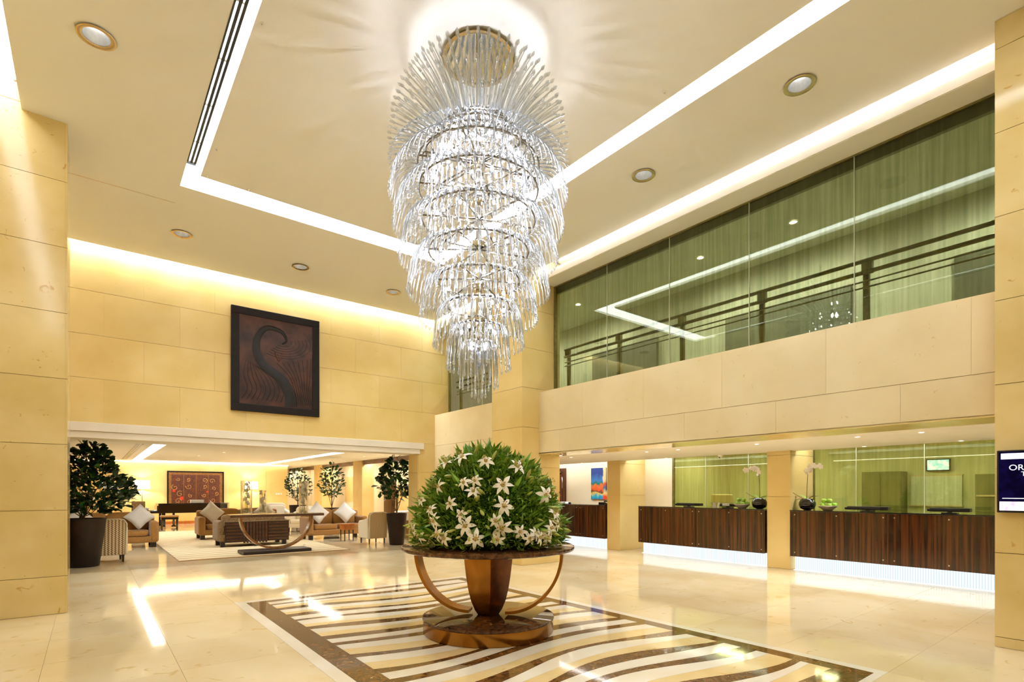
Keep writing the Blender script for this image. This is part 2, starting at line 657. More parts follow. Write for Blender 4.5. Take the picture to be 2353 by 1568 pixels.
# ---- floor: slab, marble tiles, inlaid striped field
fl = st('floor', B().box(-3, -4, -0.2, 15.5, 34, -0.02), 'grout', 'polished cream marble floor with a striped inlay in the middle', 'floor')
XS = [1.52 + 0.92 * k for k in range(-5, 16)]
YS = [1.55 + 0.92 * k for k in range(-6, 36)]
IX0, IX1, IY0, IY1 = XS[5], XS[9], YS[6], YS[13]
tile_me = B().box(-0.46 + GAP / 4, -0.46 + GAP / 4, -0.02, 0.46 - GAP / 4, 0.46 - GAP / 4, 0).mesh('tile', MATS['marble'])
near, rest = [], []
fx, fy = math.sin(math.radians(38.268)), math.cos(math.radians(38.268))
for i in range(len(XS) - 1):
    for j in range(len(YS) - 1):
        x, y = XS[i] + 0.46, YS[j] + 0.46
        if IX0 < x < IX1 and IY0 < y < IY1: continue
        d = x * fx + y * fy
        s = x * fy - y * fx
        vis = d > 3.0 and abs(s / d) < 1.0 and y > 0 and x > -1.2 and (y < 12.6 or -0.8 < x < 9) and (x < 11 or y > 12)
        (near if vis else rest).append((d, x, y))
near.sort()
rest += near[290:]
for d, x, y in near[:290]: O('tile', tile_me, fl, (x, y, 0))
b = B()
for d, x, y in rest: b.box(x - 0.459, y - 0.459, -0.02, x + 0.459, y + 0.459, 0)
o = P('tile_field', b, 'marble', fl)
o['kind'] = 'stuff'
# inlay: outer white line, brown border slabs, wavy stripes
FX0, FX1, FY0, FY1 = 1.88, 4.93, 1.78, 7.72
BX0, BX1, BY0, BY1 = 1.65, 5.09, 1.62, 7.86
for (x0, y0, x1, y1) in ((IX0, IY0, BX0, IY1), (BX1, IY0, IX1, IY1), (BX0, IY0, BX1, BY0), (BX0, BY1, BX1, IY1)):
    P('inlay_line', B().box(x0 + .001, y0 + .001, -.02, x1 - .001, y1 - .001, 0), 'inlay_white', fl)


def cut(a, c, n): return [a + (c - a) * k / n for k in range(n + 1)]


ys = cut(BY0, BY1, 9)
for a, c in zip(ys, ys[1:]):
    P('border_slab', B().box(BX0 + .001, a + .001, -.02, FX0 - .001, c - .001, 0), 'inlay_brown', fl)
    P('border_slab', B().box(FX1 + .001, a + .001, -.02, BX1 - .001, c - .001, 0), 'inlay_brown', fl)
xs = cut(FX0, FX1, 5)
for a, c in zip(xs, xs[1:]):
    P('border_slab', B().box(a + .001, BY0 + .001, -.02, c - .001, FY0 - .001, 0), 'inlay_brown', fl)
    P('border_slab', B().box(a + .001, FY1 + .001, -.02, c - .001, BY1 - .001, 0), 'inlay_brown', fl)
# stripe boundaries: each stripe bends up towards the middle, browns swell and thin out
rs = random.Random(3)
seq = ['inlay_white', 'inlay_brown', 'inlay_white', 'inlay_cream', 'inlay_brown', 'inlay_white', 'inlay_cream', 'inlay_brown']
bounds = []
y = FY1
tones = []
k = 0
while y > FY0 + 0.16:
    tones.append(seq[k % len(seq)])
    wd = 0.115 if tones[-1] == 'inlay_brown' else 0.165
    bounds.append((y, rs.uniform(-.05, .05), rs.uniform(0, 1)))
    y -= wd
    k += 1
tones[-1] = tones[-1]


def bcurve(i, x):
    if i == 0: return FY1
    if i >= len(bounds): return FY0
    y0, am, ph = bounds[i]
    t = (x - FX0) / (FX1 - FX0)
    big = 0.13 * math.sin(2 * PI * (t * 0.95 + 0.08) + 0.13 * i) * (1 if 2 < i < len(bounds) - 2 else 0.3)
    own = 0.028 * math.sin(2 * PI * (t * 1.1 + ph))
    return min(FY1 - .004 * i, max(FY0 + .004 * (len(bounds) - i), y0 + big + own - 0.08 * t))


for i, tone in enumerate(tones):
    n = 22
    xs = cut(FX0 + .001, FX1 - .001, n)
    top = [(x, bcurve(i, x) - .001) for x in xs]
    bot = [(x, min(bcurve(i + 1, x) + .001, bcurve(i, x) - .004)) for x in xs]
    b = B()
    vs = [(x, y, 0) for x, y in top] + [(x, y, 0) for x, y in bot] + [(x, y, -.02) for x, y in top] + [(x, y, -.02) for x, y in bot]
    m_ = n + 1
    fs = []
    for q in range(n):
        fs += [(m_ + q, m_ + q + 1, q + 1, q), (q, q + 1, 2 * m_ + q + 1, 2 * m_ + q), (m_ + q + 1, m_ + q, 3 * m_ + q, 3 * m_ + q + 1)]
    b.add(vs, fs)
    P('stripe', b, tone, fl)

# ---- ceiling with light tray
TX0, TX1, TX2, TX3 = 1.05, 1.25, 5.26, 5.52
TY3, TY2, TY1, TY0 = 9.30, 8.84, 0.56, 0.10
CXL, CXR, CYB = -0.64, 7.20, 12.46
b = B()
b.box(CXL, TY3, H, CXR, CYB, H + .08)
b.box(CXL, -4, H, CXR, TY0, H + .08)
b.box(CXL, TY0, H, TX0, TY3, H + .08)
b.box(TX3, TY0, H, CXR, TY3, H + .08)
ce = st('ceiling', B().box(-3, -4.2, H + .34, 12, YB + .4, H + .45), 'white_paint', 'high beige lobby ceiling with a rectangular light tray', 'ceiling')
DOWN = [(.05, 6.76, 'large round downlight in the ceiling corner left of the air slot'), (1.27, 11.01, 'round downlight nearest the left column, in front of the back wall'),
        (3.34, 11.14, 'round downlight above the dark relief on the back wall'), (5.42, 11.24, 'round downlight close to the left edge of the chandelier'),
        (6.24, 4.86, 'round downlight between the chandelier and the next right downlight'), (6.22, 2.70, 'large round downlight nearest the right column')]


def pierce(o, holes):
    """cut round holes for recessed lamps"""
    b_ = B()
    for x, y in holes: b_.lathe([(.122, H - .1), (.122, H + .3)], 32, x, y)
    c_ = O('cutter', b_.mesh('cutter', MATS['ceiling_paint']))
    md = o.modifiers.new('cut', 'BOOLEAN')
    md.operation = 'DIFFERENCE'
    md.solver = 'EXACT'
    md.object = c_
    bpy.context.view_layer.update()
    me = bpy.data.meshes.new_from_object(o.evaluated_get(bpy.context.evaluated_depsgraph_get()))
    o.modifiers.clear()
    o.data = me
    bpy.data.objects.remove(c_)


pierce(P('ceiling_panel', B().box(CXL, TY3, H, CXR, CYB, H + .08), 'ceiling_paint', ce), [d_[:2] for d_ in DOWN[1:4]])
P('ceiling_panel', B().box(CXL, -4, H, CXR, TY0, H + .08), 'ceiling_paint', ce)
pierce(P('ceiling_panel', B().box(CXL, TY0, H, TX0, TY3, H + .08), 'ceiling_paint', ce), [DOWN[0][:2]])
pierce(P('ceiling_panel', B().box(TX3, TY0, H, CXR, TY3, H + .08), 'ceiling_paint', ce), [d_[:2] for d_ in DOWN[4:]])
P('tray_panel', B().box(TX1, TY1, H, TX2, TY2, H + .08), 'ceiling_paint', ce)
for (x0, y0, x1, y1) in ((TX0, TY0, TX1, TY3), (TX2, TY0, TX3, TY3), (TX1, TY2, TX2, TY3), (TX1, TY0, TX2, TY1)):
    P('light_strip', B().box(x0, y0, H + .05, x1, y1, H + .07), 'cove', ce)
P('ceiling_line', B().box(CXL, 9.9, H - .003, TX0, 9.906, H + .001), 'joint', ce)  # thin tan line across the left part of the ceiling
# side coves: lamps hidden above the ceiling edge
P('light_strip', B().box(CXR + .02, -4, H + .2, CXR + .30, YB, H + .23), 'cove', ce)
P('light_strip', B().box(CXL - .30, -4, H + .2, CXL - .06, 12.4, H + .23), 'cove_soft', ce)
P('light_strip', B().box(CXL, CYB + .02, H + .2, XG, YB - .02, H + .23), 'cove_back', ce)
tr = st('trim_1', B().box(7.33, -4, 5.84, XG + .12, YB, 5.98), 'ceiling_paint', 'beige bulkhead lip above the upper green windows', 'trim')
P('lip_face', B().box(7.318, -4, 5.845, 7.33, YB, 5.955), 'white_paint', tr)
P('lip_ledge', B().box(7.33, -4, 5.98, XG + .4, YB, 6.0), 'white_paint', tr)


# ---- walls clad in stone panels
def clad(parent, origin, u, nrm, width, rows, pw, off, m, thick=0.018, edges=None):
    """stone panels on a plane: origin (at z=0), u = horizontal direction, rows = list of (z0, z1)"""
    u = Vector(u)
    nv = Vector(nrm)
    cache = {}
    for r, (z0, z1) in enumerate(rows):
        cuts = [0.0]
        x = off[r % len(off)]
        while x < width - 0.02:
            if x > 0.02: cuts.append(x)
            x += pw
        cuts.append(width)
        for a, c in zip(cuts, cuts[1:]):
            w_, h_ = round(c - a, 4), round(z1 - z0, 4)
            if (w_, h_) not in cache:
                bb = B().box(.001, 0, .003, w_ - .001, thick, h_ - .003)
                # local x along u, local y along the outward normal
                M = Matrix(((u.x, nv.x, 0, 0), (u.y, nv.y, 0, 0), (0, 0, 1, 0), (0, 0, 0, 1)))
                bb.xf(M)
                if u.cross(nv).z < 0: bb.f = [tuple(reversed(f)) for f in bb.f]
                cache[(w_, h_)] = bb.mesh('stone_panel', MATS[m])
            p0 = Vector(origin) + u * a
            O('stone_panel', cache[(w_, h_)], parent, (p0.x, p0.y, z0))


ROWS = [(2.78, 3.60), (3.60, 4.41), (4.41, 5.22), (5.22, 6.04), (6.04, 6.28)]
wb = st('wall_back', B().box(-3, YB, 2.5, XG + .1, YB + .5, H + .4).box(-3, YB, 0, -.30, YB + .5, 2.5).box(6.80, YB, 0, XF, YB + .5, 2.5), 'joint',
        'yellow stone wall over the lounge opening carrying the dark relief', 'wall')
clad(wb, (-1.3, YB, 0), (1, 0, 0), (0, -1, 0), 1.3 + XG, ROWS, 1.22, [0.28, 0.90], 'stone_matt')
clad(wb, (6.80, YB, 0), (1, 0, 0), (0, -1, 0), XF - 6.80, [(0, .38), (.38, 1.19), (1.19, 2.0), (2.0, 2.78)], 1.22, [0.9], 'stone_matt')
clad(wb, (-1.3, YB, 0), (1, 0, 0), (0, -1, 0), 1.0, [(0, .38), (.38, 1.19), (1.19, 2.0), (2.0, 2.78)], 1.22, [0.9], 'stone_matt')
clad(wb, (6.80, YB + .5, 0), (0, -1, 0), (-1, 0, 0), 0.5, [(0, .38), (.38, 1.19), (1.19, 2.0), (2.0, 2.5)], 1.22, [0.9], 'stone_matt')
tr = st('trim_2', B().box(-.3, YB - .09, 2.615, 6.93, YB - .01, 2.775), 'white_paint', 'white stepped beam over the lounge opening', 'trim', bevel=.004)
P('lower_step', B().box(-.3, YB - .06, 2.49, 6.83, YB + .5, 2.612), 'white_paint', tr, bevel=.004)

# right wall: thick stone fascia between reception and upper windows
wr = st('wall_right', B().box(XF, -4, 2.30, 8.0, 8.36, 3.56).box(XF, 9.38, 0, 7.9, YB, 3.56), 'joint', 'long stone fascia below the upper green windows', 'wall')
clad(wr, (XF, 8.36, 0), (0, -1, 0), (-1, 0, 0), 12.36, [(2.28, 2.73), (2.73, 3.56)], 1.42, [0.62, 1.25], 'stone_lit')
clad(wr, (XF, YB, 0), (0, -1, 0), (-1, 0, 0), YB - 9.38, [(0, .43), (.43, 1.24), (1.24, 2.0), (2.0, 2.73), (2.73, 3.56)], 1.42, [0.8, 1.4], 'stone_lit')
P('soffit_slab', B().box(XF - .018, -4, 2.27, 8.0, 8.36, 2.298), 'stone', wr)


def column(name, x0, y0, x1, y1, label, m='stone', ztop=H, zoff=0.38, faces='FS'):
    c = st(name, B().box(x0 + .02, y0 + .02, 0, x1, y1, ztop), 'joint', label, 'column')
    rows = []
    z = 0.0
    zz = zoff
    while z < ztop - .01:
        rows.append((z, min(zz, ztop)))
        z = zz
        zz += 0.81
    if 'F' in faces: clad(c, (x0 + .02, y1, 0), (0, -1, 0), (-1, 0, 0), y1 - y0, rows, 3, [0], m, .02)
    if 'S' in faces: clad(c, (x0, y0 + .02, 0), (1, 0, 0), (0, -1, 0), x1 - x0, rows, 3, [0], m, .02)
    if 'R' in faces: clad(c, (x1, y0, 0), (0, 1, 0), (1, 0, 0), y1 - y0, rows, 3, [0], m, .02)
    return c


column('stone_column', 6.85, 8.355, 7.89, 9.39, 'tall stone column behind the flower table', 'stone_matt', ztop=H + .3)
column('stone_column', 6.87, 0.12, 7.9, 1.17, 'tall stone column carrying the wall screen', 'stone', zoff=.10)
column('stone_column', -1.28, 8.6, -.24, 9.62, 'tall glossy stone column beside the potted tree and patterned armchair', 'stone', ztop=H + .3, faces='FSR', zoff=0.46)
st('wall_left', B().box(-1.75, -4, 0, -1.4, YB, H + .4), 'stone_matt', 'yellow wall left of the viewpoint', 'wall')
st('wall_front', B().box(-1.4, -4.2, 0, 15, -4, H + .4), 'stone_matt', 'yellow wall behind the viewpoint', 'wall')


# ---- upper windows and the gallery behind them
def window(name, label, segs, z0, z1, x, m, th=0.012):
    w = thing(name, label, 'window', (x, 0, 0), kind='structure')
    for a, c in zip(segs, segs[1:]):
        P('pane', B().box(0, c + .004, z0, th, a - .004, z1), m, w)
    P('sill_frame', B().box(-.01, segs[-1], z0, .04, segs[0], z0 + .03), 'rail_metal', w)
    P('head_frame', B().box(-.01, segs[-1], z1 - .03, .04, segs[0], z1), 'rail_metal', w)
    P('side_frame', B().box(-.01, segs[0] - .05, z0, .05, segs[0], z1), 'rail_metal', w)
    for a in segs[1:-1]:
        P('joint_strip', B().box(-.004, a - .004, z0, .016, a + .004, z1), 'green_wall', w)
    return w


window('window_1', 'long band of green glass windows above the reception', [8.355, 6.88, 5.48, 4.08, 2.68, 1.28, -.12, -1.5, -3], 3.56, 5.845, XG, 'green_glass')
window('window_2', 'narrow green window behind the chandelier tip', [YB, 11.0, 9.39], 3.56, 5.845, XG, 'green_glass')
g = st('wall_gallery', B().box(10.3, -4, 3.3, 10.5, YB, 6.2), 'green_wall', 'rear wall of the upper gallery seen through green glass', 'wall')
st('floor_gallery', B().box(8.0, -4, 3.3, 10.3, YB, 3.5), 'green_wall', 'gallery floor behind the upper windows', 'floor')
st('ceiling_gallery', B().box(XG + .12, -4, 5.95, 10.3, YB, 6.05), 'green_wall', 'gallery ceiling behind the upper windows', 'ceiling')
st('trim_3', B().box(7.80, -4, 5.70, 7.86, YB, 5.95), 'green_door', 'dark beam behind the top of the upper windows', 'trim')
for y0, y1, t in ((7.6, 9.6, 'dark gallery door seen behind the middle upper panes'), (3.6, 5.9, 'dark gallery door seen behind the panes near the glass reflection of the chandelier'), (-.5, 2.2, 'dark gallery door seen behind the last upper pane')):
    st('door_gallery', B().box(10.22, y0, 3.5, 10.3, y1, 5.05), 'green_door', t, 'door')
rl = thing('gallery_railing', 'metal railing with four rails behind the upper green windows', 'railing', (8.06, 0, 3.5))
for y in [8.25, 6.85, 5.45, 4.05, 2.65, 1.25, -.2]:
    P('post', B().box(-.02, y - .035, 0, .03, y + .035, 1.06), 'rail_metal', rl)
    P('bracket', B().box(-.09, y - .09, .86, -.02, y + .03, 1.04), 'rail_metal', rl)
for z, r in ((1.03, .028), (.88, .028), (.76, .011), (.68, .011)):
    P('rail', B().tube([(-.07, -3, z), (-.07, 8.3, z)], r, 8), 'rail_metal', rl, smooth=True)
for y in (9.4, 11, 12.5): P('post', B().box(-.02, y - .035, 0, .03, y + .035, 1.06), 'rail_metal', rl)
for z, r in ((1.03, .028), (.88, .028), (.76, .011), (.68, .011)):
    P('rail', B().tube([(-.07, 9.3, z), (-.07, 12.6, z)], r, 8), 'rail_metal', rl, smooth=True)


# ---- reception: dropped ceiling, pillars, rear wall, glass office
rc = st('ceiling_reception', B().box(8.12, -4, 2.29, 10.8, 13.4, 2.34), 'white_paint', 'low white ceiling over the reception desks', 'ceiling')
P('light_strip', B().box(8.05, -4, 2.284, 8.118, 13.4, 2.30), 'slab_glow', rc)
P('upper_soffit', B().box(8.0, -4, 2.62, 11.6, 13.4, 2.66), 'white_paint', rc)
P('light_strip', B().box(10.9, -1, 2.57, 11.2, 13.0, 2.6), 'cove_soft', rc)
XP, XR = 10.55, 11.55
pl = column('stone_pillar', XP, 4.75, XR, 5.2, 'square stone pillar between the middle and right reception desks', 'stone_matt', ztop=2.62, zoff=1.4)
pl = column('stone_pillar', XP, 8.95, XR, 9.38, 'square stone pillar between the far and middle reception desks', 'stone_matt', ztop=2.62, zoff=1.4)
st('wall_reception', B().box(XR, 8.10, 0, XR + .1, 13.4, 2.62).box(XR, 4.80, 0, XR + .1, 5.0, 2.62), 'cream_paint', 'cream rear wall behind the reception desks', 'wall')
st('wall_reception_end', B().box(7.9, 13.3, 0, 11.7, 13.4, 2.66), 'cream_paint', 'cream end wall of the reception', 'wall')
window('window_3', 'green glass office front behind the middle desk', [8.10, 7.17, 6.11, 5.0], 0.0, 2.62, XR, 'office_glass')
window('window_4', 'green glass office front behind the right desk', [4.78, 3.97, 2.90, 1.9, .8, -.4], 0.0, 2.62, XR, 'office_glass')
ow = st('wall_office', B().box(14.6, -1, 0, 14.7, 8.4, 2.7).box(11.6, 8.3, 0, 14.7, 8.4, 2.7).box(11.6, -1, 0, 14.7, -.9, 2.7), 'office_wall', 'back office wall seen through the green glass', 'wall')
oc = st('ceiling_office', B().box(11.6, -1, 2.62, 14.7, 8.4, 2.7), 'office_wall', 'back office ceiling seen through the green glass', 'ceiling')
for y in (1.2, 3.2, 5.2, 7.2): P('light_panel', B().box(12.6, y - .4, 2.6, 13.0, y + .4, 2.62), 'office_panel', oc)
d1 = thing('door_1', 'dark red-brown wooden door on the cream reception wall', 'door', (XR - .02, 12.35, 0), kind='structure')
P('leaf', B().box(-.03, -.42, 0, .02, .42, 2.22), 'door_wood', d1, bevel=.004)
for z0, z1 in ((.2, .95), (1.1, 2.05)): P('inset_panel', B().box(-.045, -.3, z0, -.03, .3, z1), 'door_wood', d1, bevel=.01)
P('closer', B().box(-.08, -.3, 2.08, -.03, .1, 2.13), 'chrome', d1)
P('handle', B().tube([(-.08, -.34, 1.6), (-.08, -.34, 1.95)], .012, 8), 'chrome', d1, smooth=True)

# ---- lounge shell
LZ = 2.84
LT = (1.40, 1.72, 6.55, 6.95, 18.2, 18.6, 27.6, 28.3)
lc = st('ceiling_lounge', B().box(-3, YB + .4, LZ + .16, 11, 34, LZ + .24), 'white_paint', 'low lounge ceiling with a rectangular light tray', 'ceiling')
for q in ((-3, YB + .5, 11, LT[4]), (-3, LT[7], 11, 34), (-3, LT[4], LT[0], LT[7]), (LT[3], LT[4], 11, LT[7]), (LT[1], LT[4], LT[2], LT[6])):
    P('ceiling_panel', B().box(q[0], q[1], LZ, q[2], q[3], LZ + .06), 'ceiling_paint', lc)
for q in ((LT[0], LT[4], LT[1], LT[7]), (LT[2], LT[4], LT[3], LT[7]), (LT[1], LT[6], LT[2], LT[7])):
    P('light_strip', B().box(q[0], q[1], LZ + .04, q[2], q[3], LZ + .055), 'lounge_cove', lc)
P('wall_light_strip', B().box(-2, 28.86, LZ - .02, 8.05, 28.98, LZ - .004), 'lounge_cove', lc)
lw = st('wall_lounge_back', B().box(-3, 29.0, 0, 8.05, 29.3, LZ).box(7.85, 29.3, 0, 8.05, 33, LZ), 'yellow_plaster', 'yellow end wall of the lounge with the batik panel', 'wall')
for x in (-.6, 1.68, 7.0): P('panel_joint', B().box(x, 28.995, 0, x + .015, 29.001, LZ), 'joint', lw)
P('skirting', B().box(-3, 28.97, 0, 8.05, 29.0, .12), 'wood_orange', lw)
st('wall_lounge_far', B().box(8.05, 33, 0, 10.6, 33.2, LZ), 'cream_paint', 'cream far recess wall of the lounge', 'wall')
lr = st('wall_lounge_right', B().box(10.5, YB + .5, 0, 10.7, 33, LZ), 'cream_paint', 'pale cream side wall behind the lounge columns', 'wall')
P('light_strip', B().box(9.42, 13.3, 2.79, 9.62, 32.8, 2.82), 'lounge_wash', lr)
P('yellow_panel', B().box(10.47, 26.3, 1.0, 10.5, 27.4, 2.25), 'yellow_plaster', lr)
P('yellow_panel', B().box(10.47, 20.3, 0, 10.5, 21.5, 1.75), 'yellow_plaster', lr)
P('timber_post', B().box(10.3, 21.55, 0, 10.5, 22.3, 1.95), 'walnut', lr)
st('wall_lounge_left', B().box(-2.4, YB + .5, 0, -2.2, 29, LZ), 'yellow_plaster', 'yellow side wall left of the lounge', 'wall')
for y0, y1, t in ((27.2, 28.4, 'far yellow column on the right of the lounge'), (22.1, 23.1, 'nearer yellow column on the right of the lounge')):
    st('lounge_column', B().box(9.2, y0, 0, 9.75, y1, LZ), 'yellow_plaster', t, 'column', bevel=.01)
st('trim_4', B().box(9.25, 13.2, 2.66, 9.35, 33, LZ), 'frieze', 'brown frieze along the lounge columns', 'trim')
#@@OBJECTS
# ================================================================== OBJECTS
CAMV = Vector((0, 0, 1.5))
# ---- flower table
TC = (3.39, 4.71)
t = thing('flower_table', 'round bronze table with brown marble top under the lilies', 'table', (TC[0], TC[1], 0))
P('base_band', B().lathe([(.69, 0), (.70, .012), (.70, .135), (.695, .14)], 64), 'bronze', t, smooth='auto')
P('base_top', B().lathe([(.705, .14), (.71, .15), (.71, .165), (.70, .17)], 64), 'emperador', t, smooth='auto', label='brown marble disc')
P('table_top', B().lathe([(.90, .875), (.925, .885), (.93, .90), (.925, .918), (.91, .925)], 72), 'emperador', t, smooth='auto', label='brown marble table top')
prof = [(.115, .17), (.15, .22), (.192, .32), (.222, .44), (.245, .58), (.262, .72), (.275, .875)]
for k in range(4):
    a0 = math.radians(-125.7 + 6 + 90 * k)
    a1 = a0 + PI / 2
    vs, fs = [], []
    for r, z in prof:
        p0 = Vector((r * math.cos(a0), r * math.sin(a0), z))
        p1 = Vector((r * math.cos(a1), r * math.sin(a1), z))
        n = ((p0 + p1) / 2)
        n.z = 0
        n.normalize()
        e0, e1 = p0.lerp(p1, .015), p0.lerp(p1, .985)
        mid = p0.lerp(p1, .5) + n * .012
        vs += [e0, mid, e1, e1 - n * .012, mid - n * .012, e0 - n * .012]
    for i in range(len(prof) - 1):
        for q in range(6): fs.append((i * 6 + q, i * 6 + (q + 1) % 6, (i + 1) * 6 + (q + 1) % 6, (i + 1) * 6 + q))
    fs += [(5, 4, 3, 2, 1, 0), tuple((len(prof) - 1) * 6 + q for q in range(6))]
    P('pedestal_plate', B().add(vs, fs), 'bronze' if k != 0 else 'bronze_shaded', t, smooth='auto')  # right-facing plate darker: its shaded side is put into the colour
for a in (-48, 132):
    a = math.radians(a)
    d = Vector((math.cos(a), math.sin(a), 0))
    s = Vector((-math.sin(a), math.cos(a), 0))
    vs, fs = [], []
    n = 20
    for i in range(n + 1):
        th = (PI / 2) * i / n
        c = Vector((0, 0, .875)) + d * (.20 + .60 * math.cos(th)) + Vector((0, 0, -.665 * math.sin(th)))
        nr = (d * math.cos(th) * .665 + Vector((0, 0, -math.sin(th) * .6))).normalized()
        for sw, sn in ((-.09, .016), (.09, .016), (.09, -.016), (-.09, -.016)): vs.append(c + s * sw + nr * sn)
    for i in range(n):
        for q in range(4): fs.append((i * 4 + q, i * 4 + (q + 1) % 4, (i + 1) * 4 + (q + 1) % 4, (i + 1) * 4 + q))
    fs += [(3, 2, 1, 0), tuple(n * 4 + q for q in range(4))]
    P('curved_arm', B().add(vs, fs), 'bronze', t, smooth='auto')

# ---- flower arrangement
FA = thing('flower_arrangement', 'large dome of white lilies and green leaves on the round table', 'flowers', (TC[0], TC[1], .926))
P('core', B().lathe([(.56, .0), (.66, .10), (.64, .34), (.53, .58), (.34, .77), (.12, .87), (.01, .89)], 24), 'core_green', FA, smooth=True)  # dark green filler that closes the gaps behind the leaves


def dome(az, el, k=1.0):
    """point and outward normal on the dome"""
    a, e = math.radians(az), math.radians(el)
    p = Vector((.83 * math.cos(e) * math.cos(a), .83 * math.cos(e) * math.sin(a), 1.06 * math.sin(e)))
    n = Vector((p.x / .83 ** 2, p.y / .83 ** 2, p.z / 1.06 ** 2)).normalized()
    return p * k, n


def frame(n, spin=0.0):
    z = n.normalized()
    x = z.cross(Vector((0, 0, 1)))
    if x.length < 1e-3: x = Vector((1, 0, 0))
    x.normalize()
    y = z.cross(x)
    M = Matrix((x, y, z)).transposed()
    return M @ Matrix.Rotation(spin, 3, 'Z')


def petal_mesh(L, Wd, curl, m, name, n=6):
    vs, fs = [], []
    for i in range(n + 1):
        u = i / n
        w = Wd * (math.sin(PI * min(1, u * .93 + .05)) ** .8) * (1 - .25 * u)
        x = L * u * (1 - .18 * u * curl)
        z = L * (.42 * u - .75 * curl * u * u)
        for q in (-1, 0, 1): vs.append((x, q * w, z + (.10 * w if q else 0)))
    for i in range(n):
        for q in range(2): fs.append((i * 3 + q, (i + 1) * 3 + q, (i + 1) * 3 + q + 1, i * 3 + q + 1))
    return B().add(vs, fs).mesh(name, m, True)


petals = [petal_mesh(.088, .019, c, MATS['petal'], 'petal') for c in (.55, .75, .95)]
b = B().tube([(0, 0, -.05), (0, 0, -.01), (0, 0, .015)], [.005, .010, .016], 8)
lily_me = b
for k in range(6):
    a = k * PI / 3
    lily_me.tube([(.004 * math.cos(a), .004 * math.sin(a), 0), (.018 * math.cos(a), .018 * math.sin(a), .05)], .0016, 4)
lily_me = lily_me.mesh('lily', MATS['throat'], True)
anther_b = B()
for k in range(6):
    a = k * PI / 3
    anther_b.soft((.019 * math.cos(a), .019 * math.sin(a), .052), (.006, .0028, .0028), 1, 6, 4)
anther_me = anther_b.mesh('stamens', MATS['anther'], True)
rl = random.Random(11)
LIL = [(-161.8, 58.8), (174.8, 53.2), (-129.0, 54.6), (-94.0, 49.8), (-136.4, 39.3), (-146.2, 38.1), (-170.5, 35.6), (-113.2, 36.1), (-137.8, 32.0), (-42.8, 38.9),
       (-74.6, 30.3), (-114.9, 23.9), (171.1, 27.0), (-153.6, 25.3), (-170.6, 21.4), (-165.3, 15.8), (-144.1, 19.2), (-141.0, 13.3), (-120.9, 16.3), (-116.3, 12.9),
       (-134.3, 6.7), (-160.4, 9.1), (-154.7, 5.7), (170.1, 9.9), (-104.6, 10.7), (-94.0, 9.0), (-77.9, 11.4), (-70.5, 18.8), (-70.0, 13.7), (-98.2, 4.4), (-119.6, 6.7),
       (-82.9, 4.9), (-90.9, 6.9), (-176.5, 4.3)]
LIL += [(rl.uniform(-40, 150), rl.uniform(4, 60)) for _ in range(16)]
BIG = {0, 7, 11, 17, 19, 20, 10}
for i, (az, el) in enumerate(LIL):
    p, n = dome(az, max(el, 7), 1.0)
    n = (n + Vector((rl.uniform(-.4, .4), rl.uniform(-.4, .4), rl.uniform(-.3, .25)))).normalized()
    sc = (1.45 if i in BIG else rl.uniform(1.0, 1.28))
    li = O('lily', lily_me, FA, p + n * .012)
    li.rotation_euler = frame(n, rl.uniform(0, 6)).to_euler()
    li.scale = (sc, sc, sc)
    O('stamens', anther_me, li)
    for k in range(6):
        pe = O('petal', petals[rl.randrange(3)], li, (0, 0, .004), (0, 0, k * PI / 3 + rl.uniform(-.12, .12)))
        if k % 2: pe.scale = (.95, .8, 1)
# buds and long leaves
bud_me = B().lathe([(.003, -.04), (.009, -.02), (.0135, .02), (.0125, .05), (.006, .075), (.001, .084)], 8).mesh('bud', MATS['bud'], True)


def leaf_mesh(L, Wd, bend, m, name, n=5):
    vs, fs = [], []
    for i in range(n + 1):
        u = i / n
        w = Wd * math.sin(PI * min(.985, u * .97 + .03)) ** .9
        for q in (-1, 0, 1): vs.append((L * u, q * w, -bend * L * u * u + (.25 * w if q else 0)))
    for i in range(n):
        for q in range(2): fs.append((i * 3 + q, (i + 1) * 3 + q, (i + 1) * 3 + q + 1, i * 3 + q + 1))
    return B().add(vs, fs).mesh(name, m, True)


longs = [leaf_mesh(.17, .017, c, MATS['leaf_long'], 'long_leaf') for c in (.05, .25, .45)]
for i in range(90):
    az = rl.uniform(150, 330) if i < 66 else rl.uniform(-30, 150)
    el = rl.choice([rl.uniform(3, 14), rl.uniform(4, 75), rl.uniform(15, 60)])
    p, n = dome(az, el, .99)
    n = (n + Vector((rl.uniform(-.6, .6), rl.uniform(-.6, .6), rl.uniform(-.7, .1)))).normalized()
    o = O('bud', bud_me, FA, p)
    o.rotation_euler = frame(n).to_euler()
    s = rl.uniform(.8, 1.35)
    o.scale = (s, s, s)
for i in range(190):
    az = rl.uniform(140, 340) if i < 140 else rl.uniform(-20, 140)
    el = rl.choice([rl.uniform(4, 25), rl.uniform(10, 60), rl.uniform(50, 88)])
    p, n = dome(az, el, .90)
    n = (n + Vector((rl.uniform(-.6, .6), rl.uniform(-.6, .6), rl.uniform(-.35, .55)))).normalized()
    if p.z < .12: n.z = abs(n.z) * .5
    M = frame(n, rl.uniform(0, 6))
    # leaf runs along its local x: turn so x points outwards
    M = M @ Matrix.Rotation(-PI / 2 + rl.uniform(-.3, .3), 3, 'Y')
    o = O('long_leaf', longs[rl.randrange(3)], FA, p)
    o.rotation_euler = M.to_euler()
    s = rl.uniform(.8, 1.25)
    o.scale = (s, s, s)
b = B()
